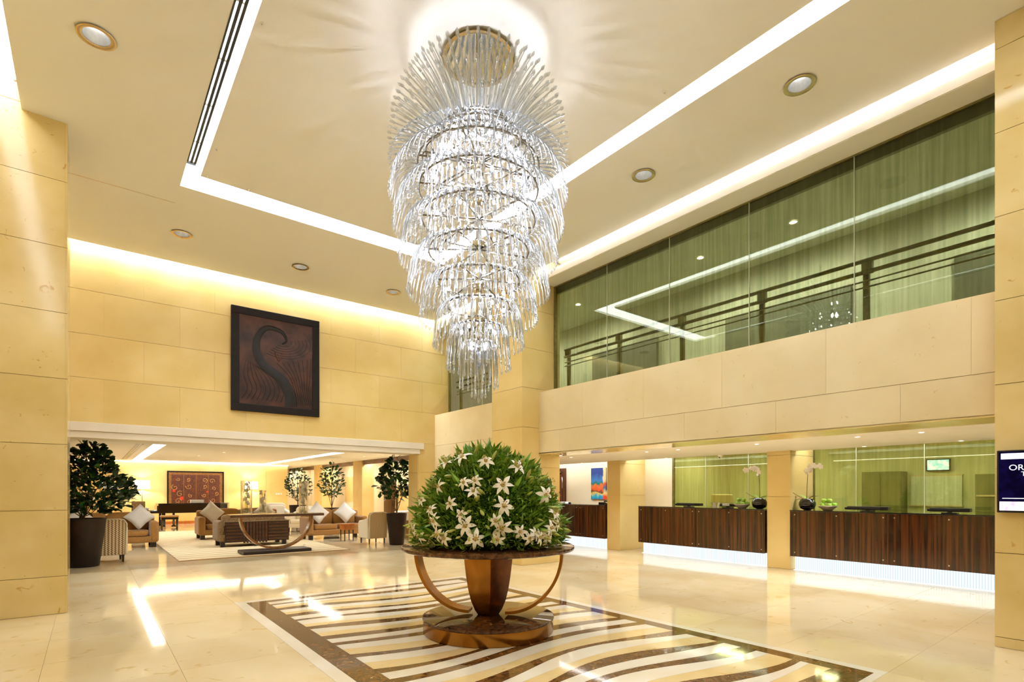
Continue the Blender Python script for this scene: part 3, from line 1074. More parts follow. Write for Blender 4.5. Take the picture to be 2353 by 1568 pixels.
for i in range(15000):
    az = rl.uniform(0, 360)
    el = math.degrees(math.asin(rl.uniform(.02, 1)))
    p, n = dome(az, el, rl.uniform(.82, .985))
    d = (n + Vector((rl.gauss(0, .6), rl.gauss(0, .6), rl.gauss(.1, .6)))).normalized()
    s = d.cross(Vector((rl.gauss(0, 1), rl.gauss(0, 1), rl.gauss(0, 1)))).normalized()
    L, w = rl.uniform(.04, .085), rl.uniform(.005, .0105)
    if p.z + d.z * L < .01: continue
    b.add([p, p + d * L * .45 + s * w, p + d * L, p + d * L * .45 - s * w], [(0, 1, 2, 3)])
o = P('foliage', b, 'leaf_mid', FA)
o['kind'] = 'stuff'

# ---- chandelier
CH = (3.2, 4.62)
ch = thing('chandelier', 'huge tiered crystal chandelier hanging over the flower table', 'chandelier', (CH[0], CH[1], 0))
P('ceiling_ring', B().lathe([(.36, H - .002), (.375, H - .03), (.36, H - .04), (.335, H - .03), (.335, H - .002)], 48, cap=False), 'brass', ch, smooth='auto', label='brass ring')
P('mirror_plate', B().lathe([(.335, H - .004), (.335, H - .02), (.02, H - .024)], 48), 'mirror', ch, smooth='auto', label='mirrored ceiling plate')
P('centre_pole', B().lathe([(.03, 3.0), (.03, H - .02)], 16), 'chrome', ch, smooth='auto')
for z in (5.25, 4.9, 4.5, 4.05, 3.6, 3.25): P('hub', B().lathe([(.075, z), (.08, z + .01), (.08, z + .06), (.05, z + .09)], 20), 'chrome', ch, smooth='auto')
TIERS = [(.20, 5.36, .40, 5.93, 26), (.28, 5.33, .56, 5.84, 36), (.36, 5.28, .70, 5.70, 46), (.43, 5.20, .80, 5.53, 54), (.49, 5.12, .86, 5.34, 60), (.54, 5.02, .89, 5.12, 66),
         (.58, 4.93, .90, 4.90, 68), (.63, 4.90, .915, 4.60, 70), (.62, 4.64, .88, 4.27, 68), (.59, 4.33, .82, 3.94, 64), (.52, 4.00, .735, 3.60, 58), (.43, 3.70, .61, 3.32, 48),
         (.33, 3.44, .47, 3.05, 38), (.23, 3.22, .33, 2.82, 28), (.13, 3.06, .20, 2.63, 16), (.04, 3.0, .07, 2.53, 6)]
ca = math.atan2(-CH[1], -CH[0])
cands = []
drops = []
for ti, (rr, rz, tr_, tz, n) in enumerate(TIERS):
    P('tier_ring', B().tube([(rr * math.cos(2 * PI * k / 40), rr * math.sin(2 * PI * k / 40), rz) for k in range(40)], .009, 6, closed=True), 'steel_mid', ch, smooth=True)
    if tz > rz:
        mid = (rr + (tr_ - rr) * .35, 0, rz + (tz - rz) * .62)
    else:
        mid = (tr_ * .93 + .01, 0, rz + .05)
    pts = bezier((rr, 0, rz), mid, (tr_, 0, tz), 7)
    e = (pts[-1] - pts[-2]).normalized()
    full = pts + [pts[-1] + e * .012, pts[-1] + e * .03, pts[-1] + e * .052]
    rad = [.007, .009, .0105, .011, .011, .010, .0085, .0065, .0135, .0145, .002]
    if ti < 6: rad = [q * .72 for q in rad[:8]] + rad[8:]
    me = B().tube(full, rad, 6).mesh('crystal_rod', MATS['crystal'], True)
    bl = B().tube(full, rad, 5)
    for k in range(n):
        a = 2 * PI * (k + .5 * (ti % 2)) / n
        dv = abs((a - ca + PI) % (2 * PI) - PI)
        cands.append((dv, a, me, bl))
    if ti > 1:
        dr = B().tube([(rr * .86, 0, rz), (rr * .87, 0, rz - .10), (rr * .87, 0, rz - .17), (rr * .87, 0, rz - .185), (rr * .87, 0, rz - .20), (rr * .87, 0, rz - .225)], [.006, .0075, .005, .013, .014, .002], 5)
        for k in range(max(6, int(n * .5))): drops.append((2 * PI * (k + .3 * ti) / max(6, int(n * .5)), dr))
P('crystal_tip', B().tube([(0, 0, 3.02), (0, 0, 2.8), (0, 0, 2.5), (0, 0, 2.47), (0, 0, 2.45), (0, 0, 2.42)], [.012, .014, .007, .013, .014, .002], 8), 'crystal', ch, smooth=True)
cands.sort(key=lambda c: c[0])
for dv, a, me, bl in cands[:296]: O('crystal_rod', me, ch, (0, 0, 0), (0, 0, a))
b = B()
for dv, a, me, bl in cands[296:]:
    R_ = Matrix.Rotation(a, 3, 'Z')
    b.add([R_ @ Vector(v) for v in bl.v], bl.f)
for a, dr in drops:
    R_ = Matrix.Rotation(a, 3, 'Z')
    b.add([R_ @ Vector(v) for v in dr.v], dr.f)
o = P('crystal_rods', b, 'crystal', ch, smooth=True)
o['kind'] = 'stuff'
bulb_me = B().lathe([(.001, -.024), (.011, -.018), (.015, -.004), (.011, .010), (.004, .022), (.001, .026)], 10).mesh('bulb', MATS['bulb'], True)
sock_me = B().lathe([(.009, .015), (.011, .03), (.011, .06), (.006, .065)], 8).mesh('socket', MATS['chrome'], True)
for ti, n in ((2, 6), (4, 8), (5, 8), (6, 8), (7, 10), (8, 10), (9, 9), (10, 8), (11, 6), (12, 6), (13, 5), (14, 4)):
    rr, rz, tr_, tz, _ = TIERS[ti]
    r = rr * .80
    for k in range(n):
        a = 2 * PI * (k + .37 * ti) / n
        O('bulb', bulb_me, ch, (r * math.cos(a), r * math.sin(a), rz - .03))
        O('socket', sock_me, ch, (r * math.cos(a), r * math.sin(a), rz - .03))
for ti in (3, 6, 7, 8, 9, 10, 11):
    rr, rz, _, _, _ = TIERS[ti]
    for k in range(6):
        a = 2 * PI * k / 6 + ti
        P('spoke', B().tube([(.03 * math.cos(a), .03 * math.sin(a), rz + .03), (rr * math.cos(a), rr * math.sin(a), rz)], .009, 6), 'steel_mid', ch, smooth=True)
for z, p_ in ((5.45, 12), (5.2, 190), (4.5, 60), (3.8, 30)): add_light('chandelier_glow', 'POINT', (CH[0], CH[1], z), p_, WHITE, .06)

# ---- recessed downlights in the lobby ceiling
ring_b = B().lathe([(.085, 0), (.115, -.006), (.12, -.012), (.115, -.014), (.085, -.008)], 32, cap=False)
cone_b = B().lathe([(.087, -.004), (.08, .05), (.06, .10)], 32, cap=False)
lamp_b = B().lathe([(.06, .101), (.045, .085), (.01, .08)], 20)
ring_me, cone_me, lamp_me = ring_b.mesh('trim_ring', MATS['brass'], 'auto'), cone_b.mesh('reflector', MATS['reflector'], True), lamp_b.mesh('lamp', MATS['spot_lamp'], True)


def downlight(x, y, z, label, s=1.0, power=0, group=None):
    d = thing('downlight', label, 'downlight', (x, y, z - .001), group=group)
    O('trim_ring', ring_me, d, scale=(s, s, s))
    O('reflector', cone_me, d, scale=(s, s, s))
    O('lamp', lamp_me, d, scale=(s, s, s))
    if power: add_light('downlight_beam', 'SPOT', (x, y, z - .03), power, WHITE, .08, spot=100)
    return d


for x, y, l in DOWN:
    downlight(x, y, H, l, 1.38, 45)
pin_ring = B().lathe([(.03, 0), (.04, -.003), (.042, -.006), (.03, -.005)], 16, cap=False).mesh('trim_ring', MATS['white_paint'], 'auto')
pin_lamp = B().lathe([(.03, -.002), (.001, -.003)], 16).mesh('lamp', MATS['pin_lamp'])


def pin(x, y, z, label, group, power=0):
    d = thing('pin_light', label, 'downlight', (x, y, z - .001), group=group)
    O('trim_ring', pin_ring, d)
    O('lamp', pin_lamp, d)
    if power: add_light('pin_beam', 'SPOT', (x, y, z - .02), power, WHITE, .04, spot=125)


ORD = ('first', 'second', 'third', 'fourth', 'fifth', 'sixth')
for k, y in enumerate((8.85, 6.71, 5.99, 4.47, 2.98, 2.22)): pin(8.72, y, 2.29, 'front-row pin light over reception, %s from the flowers' % ORD[k], 'front pin lights over reception', 40)
for k, y in enumerate((10.39, 7.65, 3.54, 2.21)): pin(10.66, y, 2.29, 'back-edge pin light over reception, %s from the flowers' % ORD[k], 'rear pin lights over reception', 34)
for x, y in ((.3, 21), (.5, 24.5), (3.2, 23), (3.6, 20.5), (8.2, 19.5), (8.2, 25.5)): pin(x, y, LZ, 'small round pin light in the lounge ceiling', 'lounge pin lights', 80)
for x, y in ((1.0, 15.5), (4.0, 15.5), (7.6, 16)): pin(x, y, LZ, 'small round pin light just behind the white lounge beam', 'front lounge pin lights', 130)
for y, l in ((4.05, 'gallery downlight glowing behind the fourth upper pane'), (5.76, 'gallery downlight glowing behind the third upper pane'), (9.0, 'gallery downlight at the far end of the upper gallery')):
    d = thing('pin_light', l, 'downlight', (9.1, y, 5.945))
    O('trim_ring', pin_ring, d, scale=(2, 2, 2))
    O('lamp', pin_lamp, d, scale=(2, 2, 1))
    add_light('gallery_beam', 'SPOT', (9.1, y, 5.92), 120, WHITE, .06, spot=179)
add_light('gallery_beam', 'SPOT', (9.1, 1.5, 5.92), 120, WHITE, .06, spot=179)  # extra lamp without a fixture, added to brighten the near gallery end
add_light('gallery_beam', 'SPOT', (9.1, 11.4, 5.92), 120, WHITE, .06, spot=179)  # likewise added, no fixture, for the far gallery end

for x, y, l in ((1.31, 5.58, 'tiny white ceiling pin nearest the air slot'), (1.32, 8.01, 'tiny white ceiling pin inside the tray edge'), (1.33, 8.75, 'tiny white ceiling pin at the tray corner'),
                (1.88, 8.76, 'tiny white ceiling pin along the far tray strip'), (5.13, 3.7, 'tiny white ceiling pin beside the right tray strip')):
    d = thing('ceiling_pin', l, 'sprinkler', (x, y, H))
    P('pin_cap', B().lathe([(.016, 0), (.016, -.006), (.010, -.010)], 12), 'white_paint', d, smooth='auto')
    P('pin_tip', B().lathe([(.007, -.010), (.004, -.018)], 8), 'chrome', d, smooth='auto')
# ---- linear air slot beside the tray
ad = thing('air_diffuser', 'long black and white linear air slot along the ceiling tray', 'air vent', (TX0, 0, H))
for x0, x1 in ((-.004, .014), (.034, .064), (.080, .108)): P('blade', B().box(x0, .6, -.003, x1, 8.55, .02), 'black_plastic', ad)
for y in (8.55, 8.59): P('end_cap', B().box(0, y, -.003, .107, y + .012, .02), 'black_plastic', ad)
for k in range(9): P('bridge', B().box(0, 1.2 + .85 * k, -.001, .092, 1.22 + .85 * k, .015), 'white_paint', ad)
ad = thing('air_diffuser', 'black linear air slot in the lounge ceiling', 'air vent', (1.02, 0, LZ))
P('slot_back', B().box(0, 18.3, -.004, .18, 27.5, .002), 'black_plastic', ad)
for x in (.03, .085, .14): P('blade', B().box(x, 18.3, -.01, x + .02, 27.5, 0), 'white_paint', ad)

# ---- dark relief on the back wall
RW, RH = 1.85, 2.23
re_ = thing('wall_relief', 'large dark bronze relief with a winding path on the stone wall', 'artwork', (2.34, YB - .02, 3.23))
for n_, bx in (('frame_rail', (0, -.07, 0, RW, 0, .16)), ('frame_rail', (0, -.07, RH - .16, RW, 0, RH)), ('frame_stile', (0, -.07, .16, .16, 0, RH - .16)), ('frame_stile', (RW - .16, -.07, .16, RW, 0, RH - .16))):
    P(n_, B().box(*bx), 'frame_black', re_, bevel=.008)
P('relief_panel', B().box(.16, -.05, .16, RW - .16, -.01, RH - .16), 'relief', re_)
# path seen as a dark S, contour lines on both sides, swirl at the top


def ribbon(pts, w0, w1, z, m, name):
    vs, fs = [], []
    n = len(pts)
    for i, (x, zz) in enumerate(pts):
        x2, z2 = pts[min(i + 1, n - 1)]
        x1, z1 = pts[max(i - 1, 0)]
        tx, tz = x2 - x1, z2 - z1
        l = math.hypot(tx, tz) or 1
        w = w0 + (w1 - w0) * i / (n - 1)
        nx, nz = -tz / l * w, tx / l * w
        vs += [(x - nx, -.05, zz - nz), (x, -.05 - z, zz), (x + nx, -.05, zz + nz)]
    for i in range(n - 1):
        for q in range(2): fs.append((i * 3 + q, i * 3 + q + 1, (i + 1) * 3 + q + 1, (i + 1) * 3 + q))
    P(name, B().add(vs, fs), m, re_, smooth=True)


def cubic(p, n=22):
    out = []
    for k in range(len(p) - 1):
        a = p[max(k - 1, 0)]
        b_, c, d = p[k], p[k + 1], p[min(k + 2, len(p) - 1)]
        for i in range(n):
            t = i / n
            out.append(tuple(.5 * ((2 * b_[q]) + (-a[q] + c[q]) * t + (2 * a[q] - 5 * b_[q] + 4 * c[q] - d[q]) * t * t + (-a[q] + 3 * b_[q] - 3 * c[q] + d[q]) * t ** 3) for q in (0, 1)))
    out.append(p[-1])
    return out


SP = [(1.22, .18), (1.20, .42), (1.02, .76), (.66, 1.02), (.50, 1.30), (.52, 1.62), (.70, 1.86), (1.0, 1.84), (1.12, 1.66), (1.02, 1.56)]
ribbon(cubic(SP, 10), .14, .014, .02, MATS['relief_dark'], 'path')
for k in range(9):
    x = .22 + .10 * k
    ribbon(cubic([(x - .02, .26), (x + .10 * (1 - k / 14), .50), (x + .02 - k * .012, .78), (.30 + k * .035, 1.12 - k * .02)], 8), .008, .003, .012, MATS['relief_dark'], 'contour')
for k in range(8):
    x = 1.36 + .045 * k
    ribbon(cubic([(x, .24), (x - .06, .55), (x - .18 + k * .02, .86), (min(1.66, .92 + .11 * k), 1.12 + .03 * k)], 8), .008, .003, .012, MATS['relief_dark'], 'contour')
for k in range(6):
    r = .18 + .085 * k
    ribbon([(min(1.67, 1.05 + r * math.cos(a)), 1.62 + r * .62 * math.sin(a)) for a in [(-2.2 + 2.6 * i / 16) for i in range(17)]], .006, .003, .012, MATS['relief_dark'], 'swirl')
ribbon(cubic([(.88, 1.36), (.92, 1.24), (.96, 1.18), (1.0, 1.24), (1.04, 1.36)], 6), .02, .02, .03, MATS['relief'], 'ornament')

# ---- wall screen on the right column
tv = thing('wall_screen', 'dark blue information screen mounted on the right column', 'screen', (6.855, 1.145, 1.30))
P('bezel', B().box(-.045, -.98, 0, 0, 0, .59), 'black_plastic', tv, bevel=.006)
P('display', B().box(-.048, -.96, .02, -.044, -.015, .575), 'screen_blue', tv)
P('title_bar', B().box(-.050, -.96, .505, -.047, -.03, .56), 'screen_white', tv)
P('rule_line', B().box(-.050, -.96, .132, -.047, -.04, .139), 'screen_white', tv)
P('picture_strip', B().box(-.050, -.96, .02, -.047, -.02, .105), 'screen_pink', tv)


def text(s, size, m, parent, loc, rot, name='lettering'):
    cu = bpy.data.curves.new(name, 'FONT')
    cu.body = s
    cu.size = size
    cu.extrude = .001
    ob = bpy.data.objects.new(name, cu)
    COL.objects.link(ob)
    me = bpy.data.meshes.new_from_object(ob)
    bpy.data.objects.remove(ob)
    me.materials.clear()
    me.materials.append(MATS[m])
    return O(name, me, parent, loc, rot)


text('ORC', .075, 'screen_white', tv, (-.0495, -.085, .40), (PI / 2, 0, -PI / 2))
text('T', .06, 'screen_white', tv, (-.0495, -.17, .345), (PI / 2, 0, -PI / 2))


# ---- reception desks
def desk(label, y0, y1, joints, bolts):
    """desk from y1 (far) to y0 (near); front at x=10.48"""
    d = thing('reception_desk', label, 'desk', (10.48, 0, 0))
    ed = [y1] + joints + [y0]
    for a, c in zip(ed, ed[1:]): P('front_panel', B().box(0, c + .003, .27, .03, a - .003, 1.125), 'ebony', d, bevel=.003)
    P('carcass', B().box(.03, y0 + .02, .27, .50, y1 - .02, 1.12), 'walnut', d)
    P('counter_top', B().box(-.005, y0, 1.127, .52, y1, 1.147), 'black_lacquer', d, bevel=.003)
    P('glow_plinth', B().box(.16, y0 + .03, 0, .46, y1 - .03, .268), 'glow_ribs', d, label='white glowing ribbed plinth')
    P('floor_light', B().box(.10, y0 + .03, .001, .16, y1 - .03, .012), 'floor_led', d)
    for y in bolts:
        for z in (.345, 1.06): P('bolt', B().lathe([(.012, 0), (.012, .004), (.008, .008)], 10).xf(Matrix.Rotation(-PI / 2, 4, 'Y')), 'chrome', d, smooth='auto', loc=(0, y, z))
    return d


desk('dark striped-wood reception desk farthest away, behind the flowers', 9.40, 11.6, [10.36], [10.29, 10.43, 9.46, 11.0])
desk('dark striped-wood reception desk in the middle, between the two pillars', 5.22, 8.32, [6.75], [8.24, 7.54, 6.83, 6.67, 5.97, 5.28])
desk('dark striped-wood reception desk on the right, beside the wall screen', -.6, 4.73, [3.12, 1.5, .2], [4.64, 3.92, 3.20, 3.04, 2.32, 1.58, 1.42])
ZD = 1.148


def monitor(y0, y1, label, paper=False):
    m_ = thing('desk_monitor', label, 'monitor', (10.78, (y0 + y1) / 2, ZD))
    w = (y1 - y0)
    P('foot', B().box(-.02, -.10, 0, .12, .10, .012), 'black_plastic', m_, bevel=.003)
    P('neck', B().box(.03, -.03, .01, .06, .03, .05), 'black_plastic', m_)
    P('screen_back', B().box(0, -w / 2, .025, .16, w / 2, .085), 'black_plastic', m_, bevel=.008)
    P('bezel_lip', B().box(-.012, -w / 2 + .12, .03, .05, w / 2 + .03, .068), 'black_plastic', m_, bevel=.006)
    if paper: P('paper_sheet', B().box(-.02, -w / 2 + .1, .04, -.012, w / 2 - .08, .10), 'paper', m_)


monitor(6.85, 7.45, 'low black monitor at the left end of the middle desk')
monitor(6.02, 6.36, 'low black monitor with a white sheet beside the middle apple bowl', True)
monitor(3.22, 3.86, 'low black monitor next to the apple bowl on the right desk')
monitor(2.13, 2.64, 'low black monitor at the right end of the right desk')
cs = thing('card_stand', 'folded white cards standing on the middle desk', 'cards', (10.72, 6.42, ZD))
for k, y in enumerate((-.06, 0, .055)): P('card', B().box(-.002, -.022, 0, .002, .022, .115), 'paper', cs, loc=(0, y, 0), rot=(.22 * (1 if k != 1 else -1), 0, .3))
ph = thing('telephone', 'black desk telephone on the far reception desk', 'telephone', (10.72, 9.66, ZD))
P('phone_body', B().prism([(-.09, 0), (.10, 0), (.10, .03), (-.09, .07)], -.1, .1).xf(Matrix.Rotation(PI / 2, 4, 'X')), 'black_plastic', ph, bevel=.006)
P('handset', B().tube([(-.08, -.1, .085), (-.04, -.1, .10), (.04, -.1, .085), (.08, -.1, .06)], [.02, .014, .014, .02], 8), 'black_plastic', ph, smooth=True)
P('key_pad', B().box(-.05, -.04, .052, .05, .07, .066), 'steel_dark', ph)
tr_ = thing('paper_tray', 'white document tray on the far reception desk behind the lilies', 'tray', (10.75, 11.2, ZD))
P('tray_base', B().box(-.12, -.18, 0, .12, .2, .03), 'paper', tr_, bevel=.005)
P('document_stack', B().box(-.1, -.16, .031, .1, .17, .055), 'paper', tr_)
P('stapler', B().box(-.03, -.26, 0, .03, -.2, .05), 'black_plastic', tr_, bevel=.01)


def orchid_bloom(b, c, s, n):
    M = frame(Vector(n))
    for k in range(5):
        a = 2 * PI * k / 5
        d = M @ Vector((math.cos(a), math.sin(a), .15))
        sd = M @ Vector((-math.sin(a), math.cos(a), 0))
        b.add([c, c + d * s * .55 + sd * s * .38, c + d * s, c + d * s * .55 - sd * s * .38], [(0, 1, 2, 3)])


def orchid_pot(y, label, side, seed):
    r_ = random.Random(seed)
    o = thing('orchid_pot', label, 'orchid', (10.76, y, ZD))
    P('pot', B().lathe([(.06, 0), (.12, .03), (.148, .09), (.145, .14), (.115, .195), (.085, .215), (.075, .212), (.06, .19)], 28), 'black_lacquer', o, smooth='auto')
    st_ = bezier((0, .01 * side, .2), (0, .0, .62), (0, -.02 * side, .78), 8) + bezier((0, -.02 * side, .78), (-.02, -.06 * side, .86), (-.04, -.30 * side, .80), 8)[1:]
    P('stem', B().tube(st_, .0055, 6), 'bark', o, smooth=True)
    lm = leaf_mesh(.21, .045, .3, MATS['leaf_long'], 'leaf')
    for a, t in ((PI * .45, -.75), (-PI * .45, -.6), (PI * .55, -.2)):
        q = O('leaf', lm, o, (0, 0, .2))
        q.rotation_euler = (0, t, a)
    P('root', B().tube(bezier((0, .03, .2), (-.12, .08, .24), (-.24, .16, .33), 6), .004, 5), 'bark', o, smooth=True)
    for k in range(9):
        p = st_[7 + k] if 7 + k < len(st_) else st_[-1]
        for q in range(2):
            b = B()
            orchid_bloom(b, Vector(p) + Vector((r_.uniform(-.05, .02), r_.uniform(-.03, .03), r_.uniform(-.035, .035))), r_.uniform(.045, .06), (-1, r_.uniform(-.5, .5), r_.uniform(-.3, .5)))
            P('bloom', b, 'orchid_white', o)


orchid_pot(4.53, 'white orchid in a black ball pot on the right desk', 1, 1)
orchid_pot(5.46, 'white orchid in a black ball pot at the pillar end of the middle desk', -1, 2)
apple_me = B().lathe([(.005, .012), (.022, .0), (.036, .012), (.046, .04), (.041, .068), (.024, .082), (.007, .073)], 14).mesh('apple', MATS['apple'], True)
stalk_me = B().tube([(0, 0, .07), (.003, 0, .092)], .0018, 5).mesh('stalk', MATS['bark'])


def bowl(y, label, al, grp):
    o = thing('fruit_bowl', label, 'bowl', (10.74, y, ZD))
    P('bowl_shell', B().lathe([(.07, 0), (.08, .004), (.166, .085), (.162, .088), (.075, .016), (.001, .014)], 28), 'ceramic', o, smooth='auto')
    for x, yy, z in ((-.085, -.052, .052), (-.075, .062, .052), (.03, .105, .06), (.03, -.105, .06), (.01, 0, .03), (.11, .0, .062), (-.04, -.05, .135), (-.03, .055, .135), (.055, 0, .125)):
        a = O('apple', apple_me, None, (10.74 + x, y + yy, ZD + z))
        tag(a, al, 'apple', grp)
        O('stalk', stalk_me, a)


bowl(4.16, 'white fruit bowl beside the orchid on the right desk', 'green apple in the white bowl on the right desk', 'apples on the right desk')
bowl(5.82, 'white fruit bowl beside the orchid on the middle desk', 'green apple in the white bowl on the middle desk', 'apples on the middle desk')
ct = thing('security_camera', 'small white dome camera on the low reception ceiling', 'camera', (10.7, 6.29, 2.29))
P('camera_base', B().lathe([(.05, -.03), (.06, -.015), (.06, 0)], 20), 'white_paint', ct, smooth='auto')
P('camera_dome', B().soft((0, 0, -.035), (.042, .042, .042), 1, 14, 8), 'paper', ct, smooth=True)
P('lens', B().soft((-.03, 0, -.05), (.016, .016, .016), 1, 10, 6), 'black_plastic', ct, smooth=True)
pa = thing('abstract_painting', 'blue and orange abstract canvas on the cream reception wall', 'painting', (XR - .001, 10.46, 1.28))
P('canvas', B().box(-.035, -.46, 0, 0, .40, .90), 'abstract_print', pa)
P('canvas_edge', B().box(-.034, -.465, -.006, -.002, .405, 0), 'wood_orange', pa)
P('mast_stroke', B().box(-.037, -.20, .25, -.0345, -.18, .9), 'black_plastic', pa)
# back office furniture behind the glass
wbd = thing('whiteboard', 'pale whiteboard on the back office wall seen through green glass', 'whiteboard', (14.56, 3.45, 1.2))
P('board', B().box(-.02, -.45, 0, .03, .45, .64), 'whiteboard', wbd)
P('board_frame', B().box(-.03, -.47, -.03, .03, .47, 0).box(-.03, -.47, .64, .03, .47, .67), 'card', wbd)
osn = thing('office_screen', 'small bright screen high on the back office wall', 'screen', (14.5, 3.4, 1.97))
P('bezel', B().box(0, -.21, -.02, .06, .21, .24), 'black_plastic', osn)
P('display', B().box(-.006, -.19, 0, 0, .19, .22), 'screen_sky', osn)
cb = thing('office_cabinet', 'dark tall cabinet left of the whiteboard behind the glass', 'cabinet', (14.3, 4.35, 0))
P('body', B().box(-.2, -.38, 0, .25, .38, 1.95), 'office_dark', cb)
for y in (-.19, .19): P('door', B().box(-.215, y - .18, .05, -.2, y + .18, 1.9), 'office_dark', cb)
cb = thing('office_cabinet', 'dark tall cabinet right of the whiteboard behind the glass', 'cabinet', (14.3, 2.2, 0))
P('body', B().box(-.2, -.5, 0, .25, .5, 1.85), 'office_dark', cb)
for z in (.6, 1.0, 1.4): P('shelf', B().box(-.23, -.48, z, -.2, .48, z + .03), 'card', cb)
oc_ = thing('office_chair', 'pale wooden office chair back behind the middle desk glass', 'chair', (12.6, 7.36, 0))
P('backrest', B().box(-.02, -.28, 1.12, .03, .30, 1.43), 'card', oc_, bevel=.03)
P('upright', B().box(-.02, .12, .5, .03, .30, 1.12), 'card', oc_)
P('seat', B().box(-.3, -.25, .46, .2, .25, .52), 'card', oc_, bevel=.02)
for x in (-.25, .15):
    for y in (-.2, .2): P('leg', B().box(x - .02, y - .02, 0, x + .02, y + .02, .46), 'leg_dark', oc_)
odk = thing('office_desk', 'long pale work counter behind the office glass', 'desk', (12.9, 3.2, 0))
P('desk_top', B().box(-.3, -3.6, .95, .3, 3.2, .99), 'card', odk)
P('desk_front', B().box(-.28, -3.6, 0, -.25, 3.2, .95), 'office_wall', odk)


# ---- potted trees
def pot(t_, rt, rb, h):
    P('pot', B().lathe([(rb * .96, 0), (rb, .01), (rt, h), (rt - .03, h), (rt - .035, h - .05)], 36, cap=False).lathe([(rb * .96, 0), (.001, .001)], 36), 'pot_brown', t_, smooth='auto')
    P('soil', B().lathe([(rt - .02, h - .04), (.02, h - .015)], 24), 'soil', t_, smooth=True)


def obovate(L, Wd, m, name):
    vs, fs = [], []
    pr_ = [(0, .04), (.2, .32), (.45, .75), (.7, 1.0), (.88, .8), (1.0, .15)]
    for u, w in pr_:
        for q in (-1, 0, 1): vs.append((L * u, q * w * Wd, -.12 * L * u * u + (.18 * w * Wd if q else 0)))
    for i in range(len(pr_) - 1):
        for q in range(2): fs.append((i * 3 + q, (i + 1) * 3 + q, (i + 1) * 3 + q + 1, i * 3 + q + 1))
    return B().add(vs, fs)


def tree(loc, label, rt, rb, h, prof, zb, n_obj, n_stuff, L, Wd, seed, trunks=1, sx=1.0, cx=0.0, ymin=-9.0):
    """prof: list of (z, radius) of the crown"""
    r_ = random.Random(seed)
    t_ = thing('potted_tree', label, 'potted plant', (loc[0], loc[1], 0))
    pot(t_, rt, rb, h)
    top = prof[-1][0]
    b = B().tube([(0, 0, h - .05), (.01, .01, (h + zb) / 2), (cx * .5, 0, zb + .2), (cx, 0, (zb + top) / 2), (cx * .8, 0, top - .15)], [.022, .02, .016, .012, .005], 8)
    P('trunk', b, 'bark', t_, smooth=True)
    for k in range(6):
        a = 2 * PI * k / 6 + r_.uniform(-.3, .3)
        rr = prof[len(prof) // 2][1] * .75
        P('branch', B().tube(bezier((0, 0, h + .02 if trunks > 1 and k < trunks else zb), (rr * .4 * math.cos(a), rr * .4 * math.sin(a), zb), (cx + rr * math.cos(a), rr * math.sin(a), zb + (top - zb) * r_.uniform(.3, .65)), 6), [.012, .011, .010, .009, .008, .006, .004], 6), 'bark', t_, smooth=True)

    def rad(z):
        for (z0, r0), (z1, r1) in zip(prof, prof[1:]):
            if z0 <= z <= z1: return r0 + (r1 - r0) * (z - z0) / (z1 - z0)
        return 0

    lb = obovate(L, Wd, None, 'leaf')
    me = lb.mesh('leaf', MATS['leaf_dark'], True)
    sb = B()
    for i in range(n_obj + n_stuff):
        while True:
            z = r_.uniform(prof[0][0], top)
            if r_.random() < .15 + rad(z) / max(p[1] for p in prof): break
        # leaves sit in whorls at twig ends
        a = r_.uniform(0, 2 * PI)
        k = math.sqrt(r_.uniform(.12, 1)) if i >= n_obj else math.sqrt(r_.uniform(.45, 1))
        if i < n_obj: a = math.atan2(-loc[1], -loc[0]) + r_.gauss(0, 1.15)
        rr = rad(z) * k
        p = Vector((cx + rr * math.cos(a) * sx, rr * math.sin(a) * sx, z))
        p.y = max(p.y, ymin + r_.uniform(0, .1))
        d = Vector((math.cos(a), math.sin(a), .0)) * .8 + Vector((r_.gauss(0, .5), r_.gauss(0, .5), r_.gauss(.45, .55)))
        d.normalize()
        if p.y < ymin + .1: d.y = abs(d.y)
        up = (Vector((0, 0, 1)) + Vector((r_.gauss(0, .5), r_.gauss(0, .5), 0)))
        y_ = up.cross(d).normalized()
        z_ = d.cross(y_)
        M = Matrix((d, y_, z_)).transposed()
        s = r_.uniform(.75, 1.2)
        if i < n_obj:
            q = O('leaf', me, t_, p)
            q.rotation_euler = M.to_euler()
            q.scale = (s, s, s)
        else:
            sb.add([M @ (Vector(v) * s) + p for v in lb.v], lb.f)
    if n_stuff:
        q = P('leaves', sb, 'leaf_dark', t_, smooth=True)
        q['kind'] = 'stuff'
    return t_


tree((-.11, 13.72), 'bushy dark tree in a black pot beside the left column', .375, .265, .96, [(1.06, .26), (1.2, .58), (1.45, .78), (1.68, .66), (1.95, .38), (2.2, .30), (2.42, .12)], 1.0, 292, 900, .15, .046, 21, cx=.12, ymin=-.48)
tree((6.80, 13.88), 'large-leaved tree in a tall dark pot right of the cream armchair', .285, .20, .89, [(1.28, .18), (1.5, .42), (1.78, .52), (2.0, .40), (2.2, .30), (2.42, .10)], 1.15, 230, 160, .17, .06, 22, trunks=4, cx=-.03)
tree((7.43, 20.82), 'slim potted tree behind the sofa with two white cushions', .36, .26, .86, [(1.3, .12), (1.45, .42), (1.7, .48), (2.0, .40), (2.35, .32), (2.6, .12)], 1.25, 0, 330, .15, .045, 23, trunks=3)
tree((6.75, 22.9), 'potted tree standing behind the right glass vase', .33, .24, .94, [(1.2, .25), (1.5, .50), (1.85, .52), (2.1, .34), (2.4, .14)], 1.1, 0, 360, .14, .04, 24)

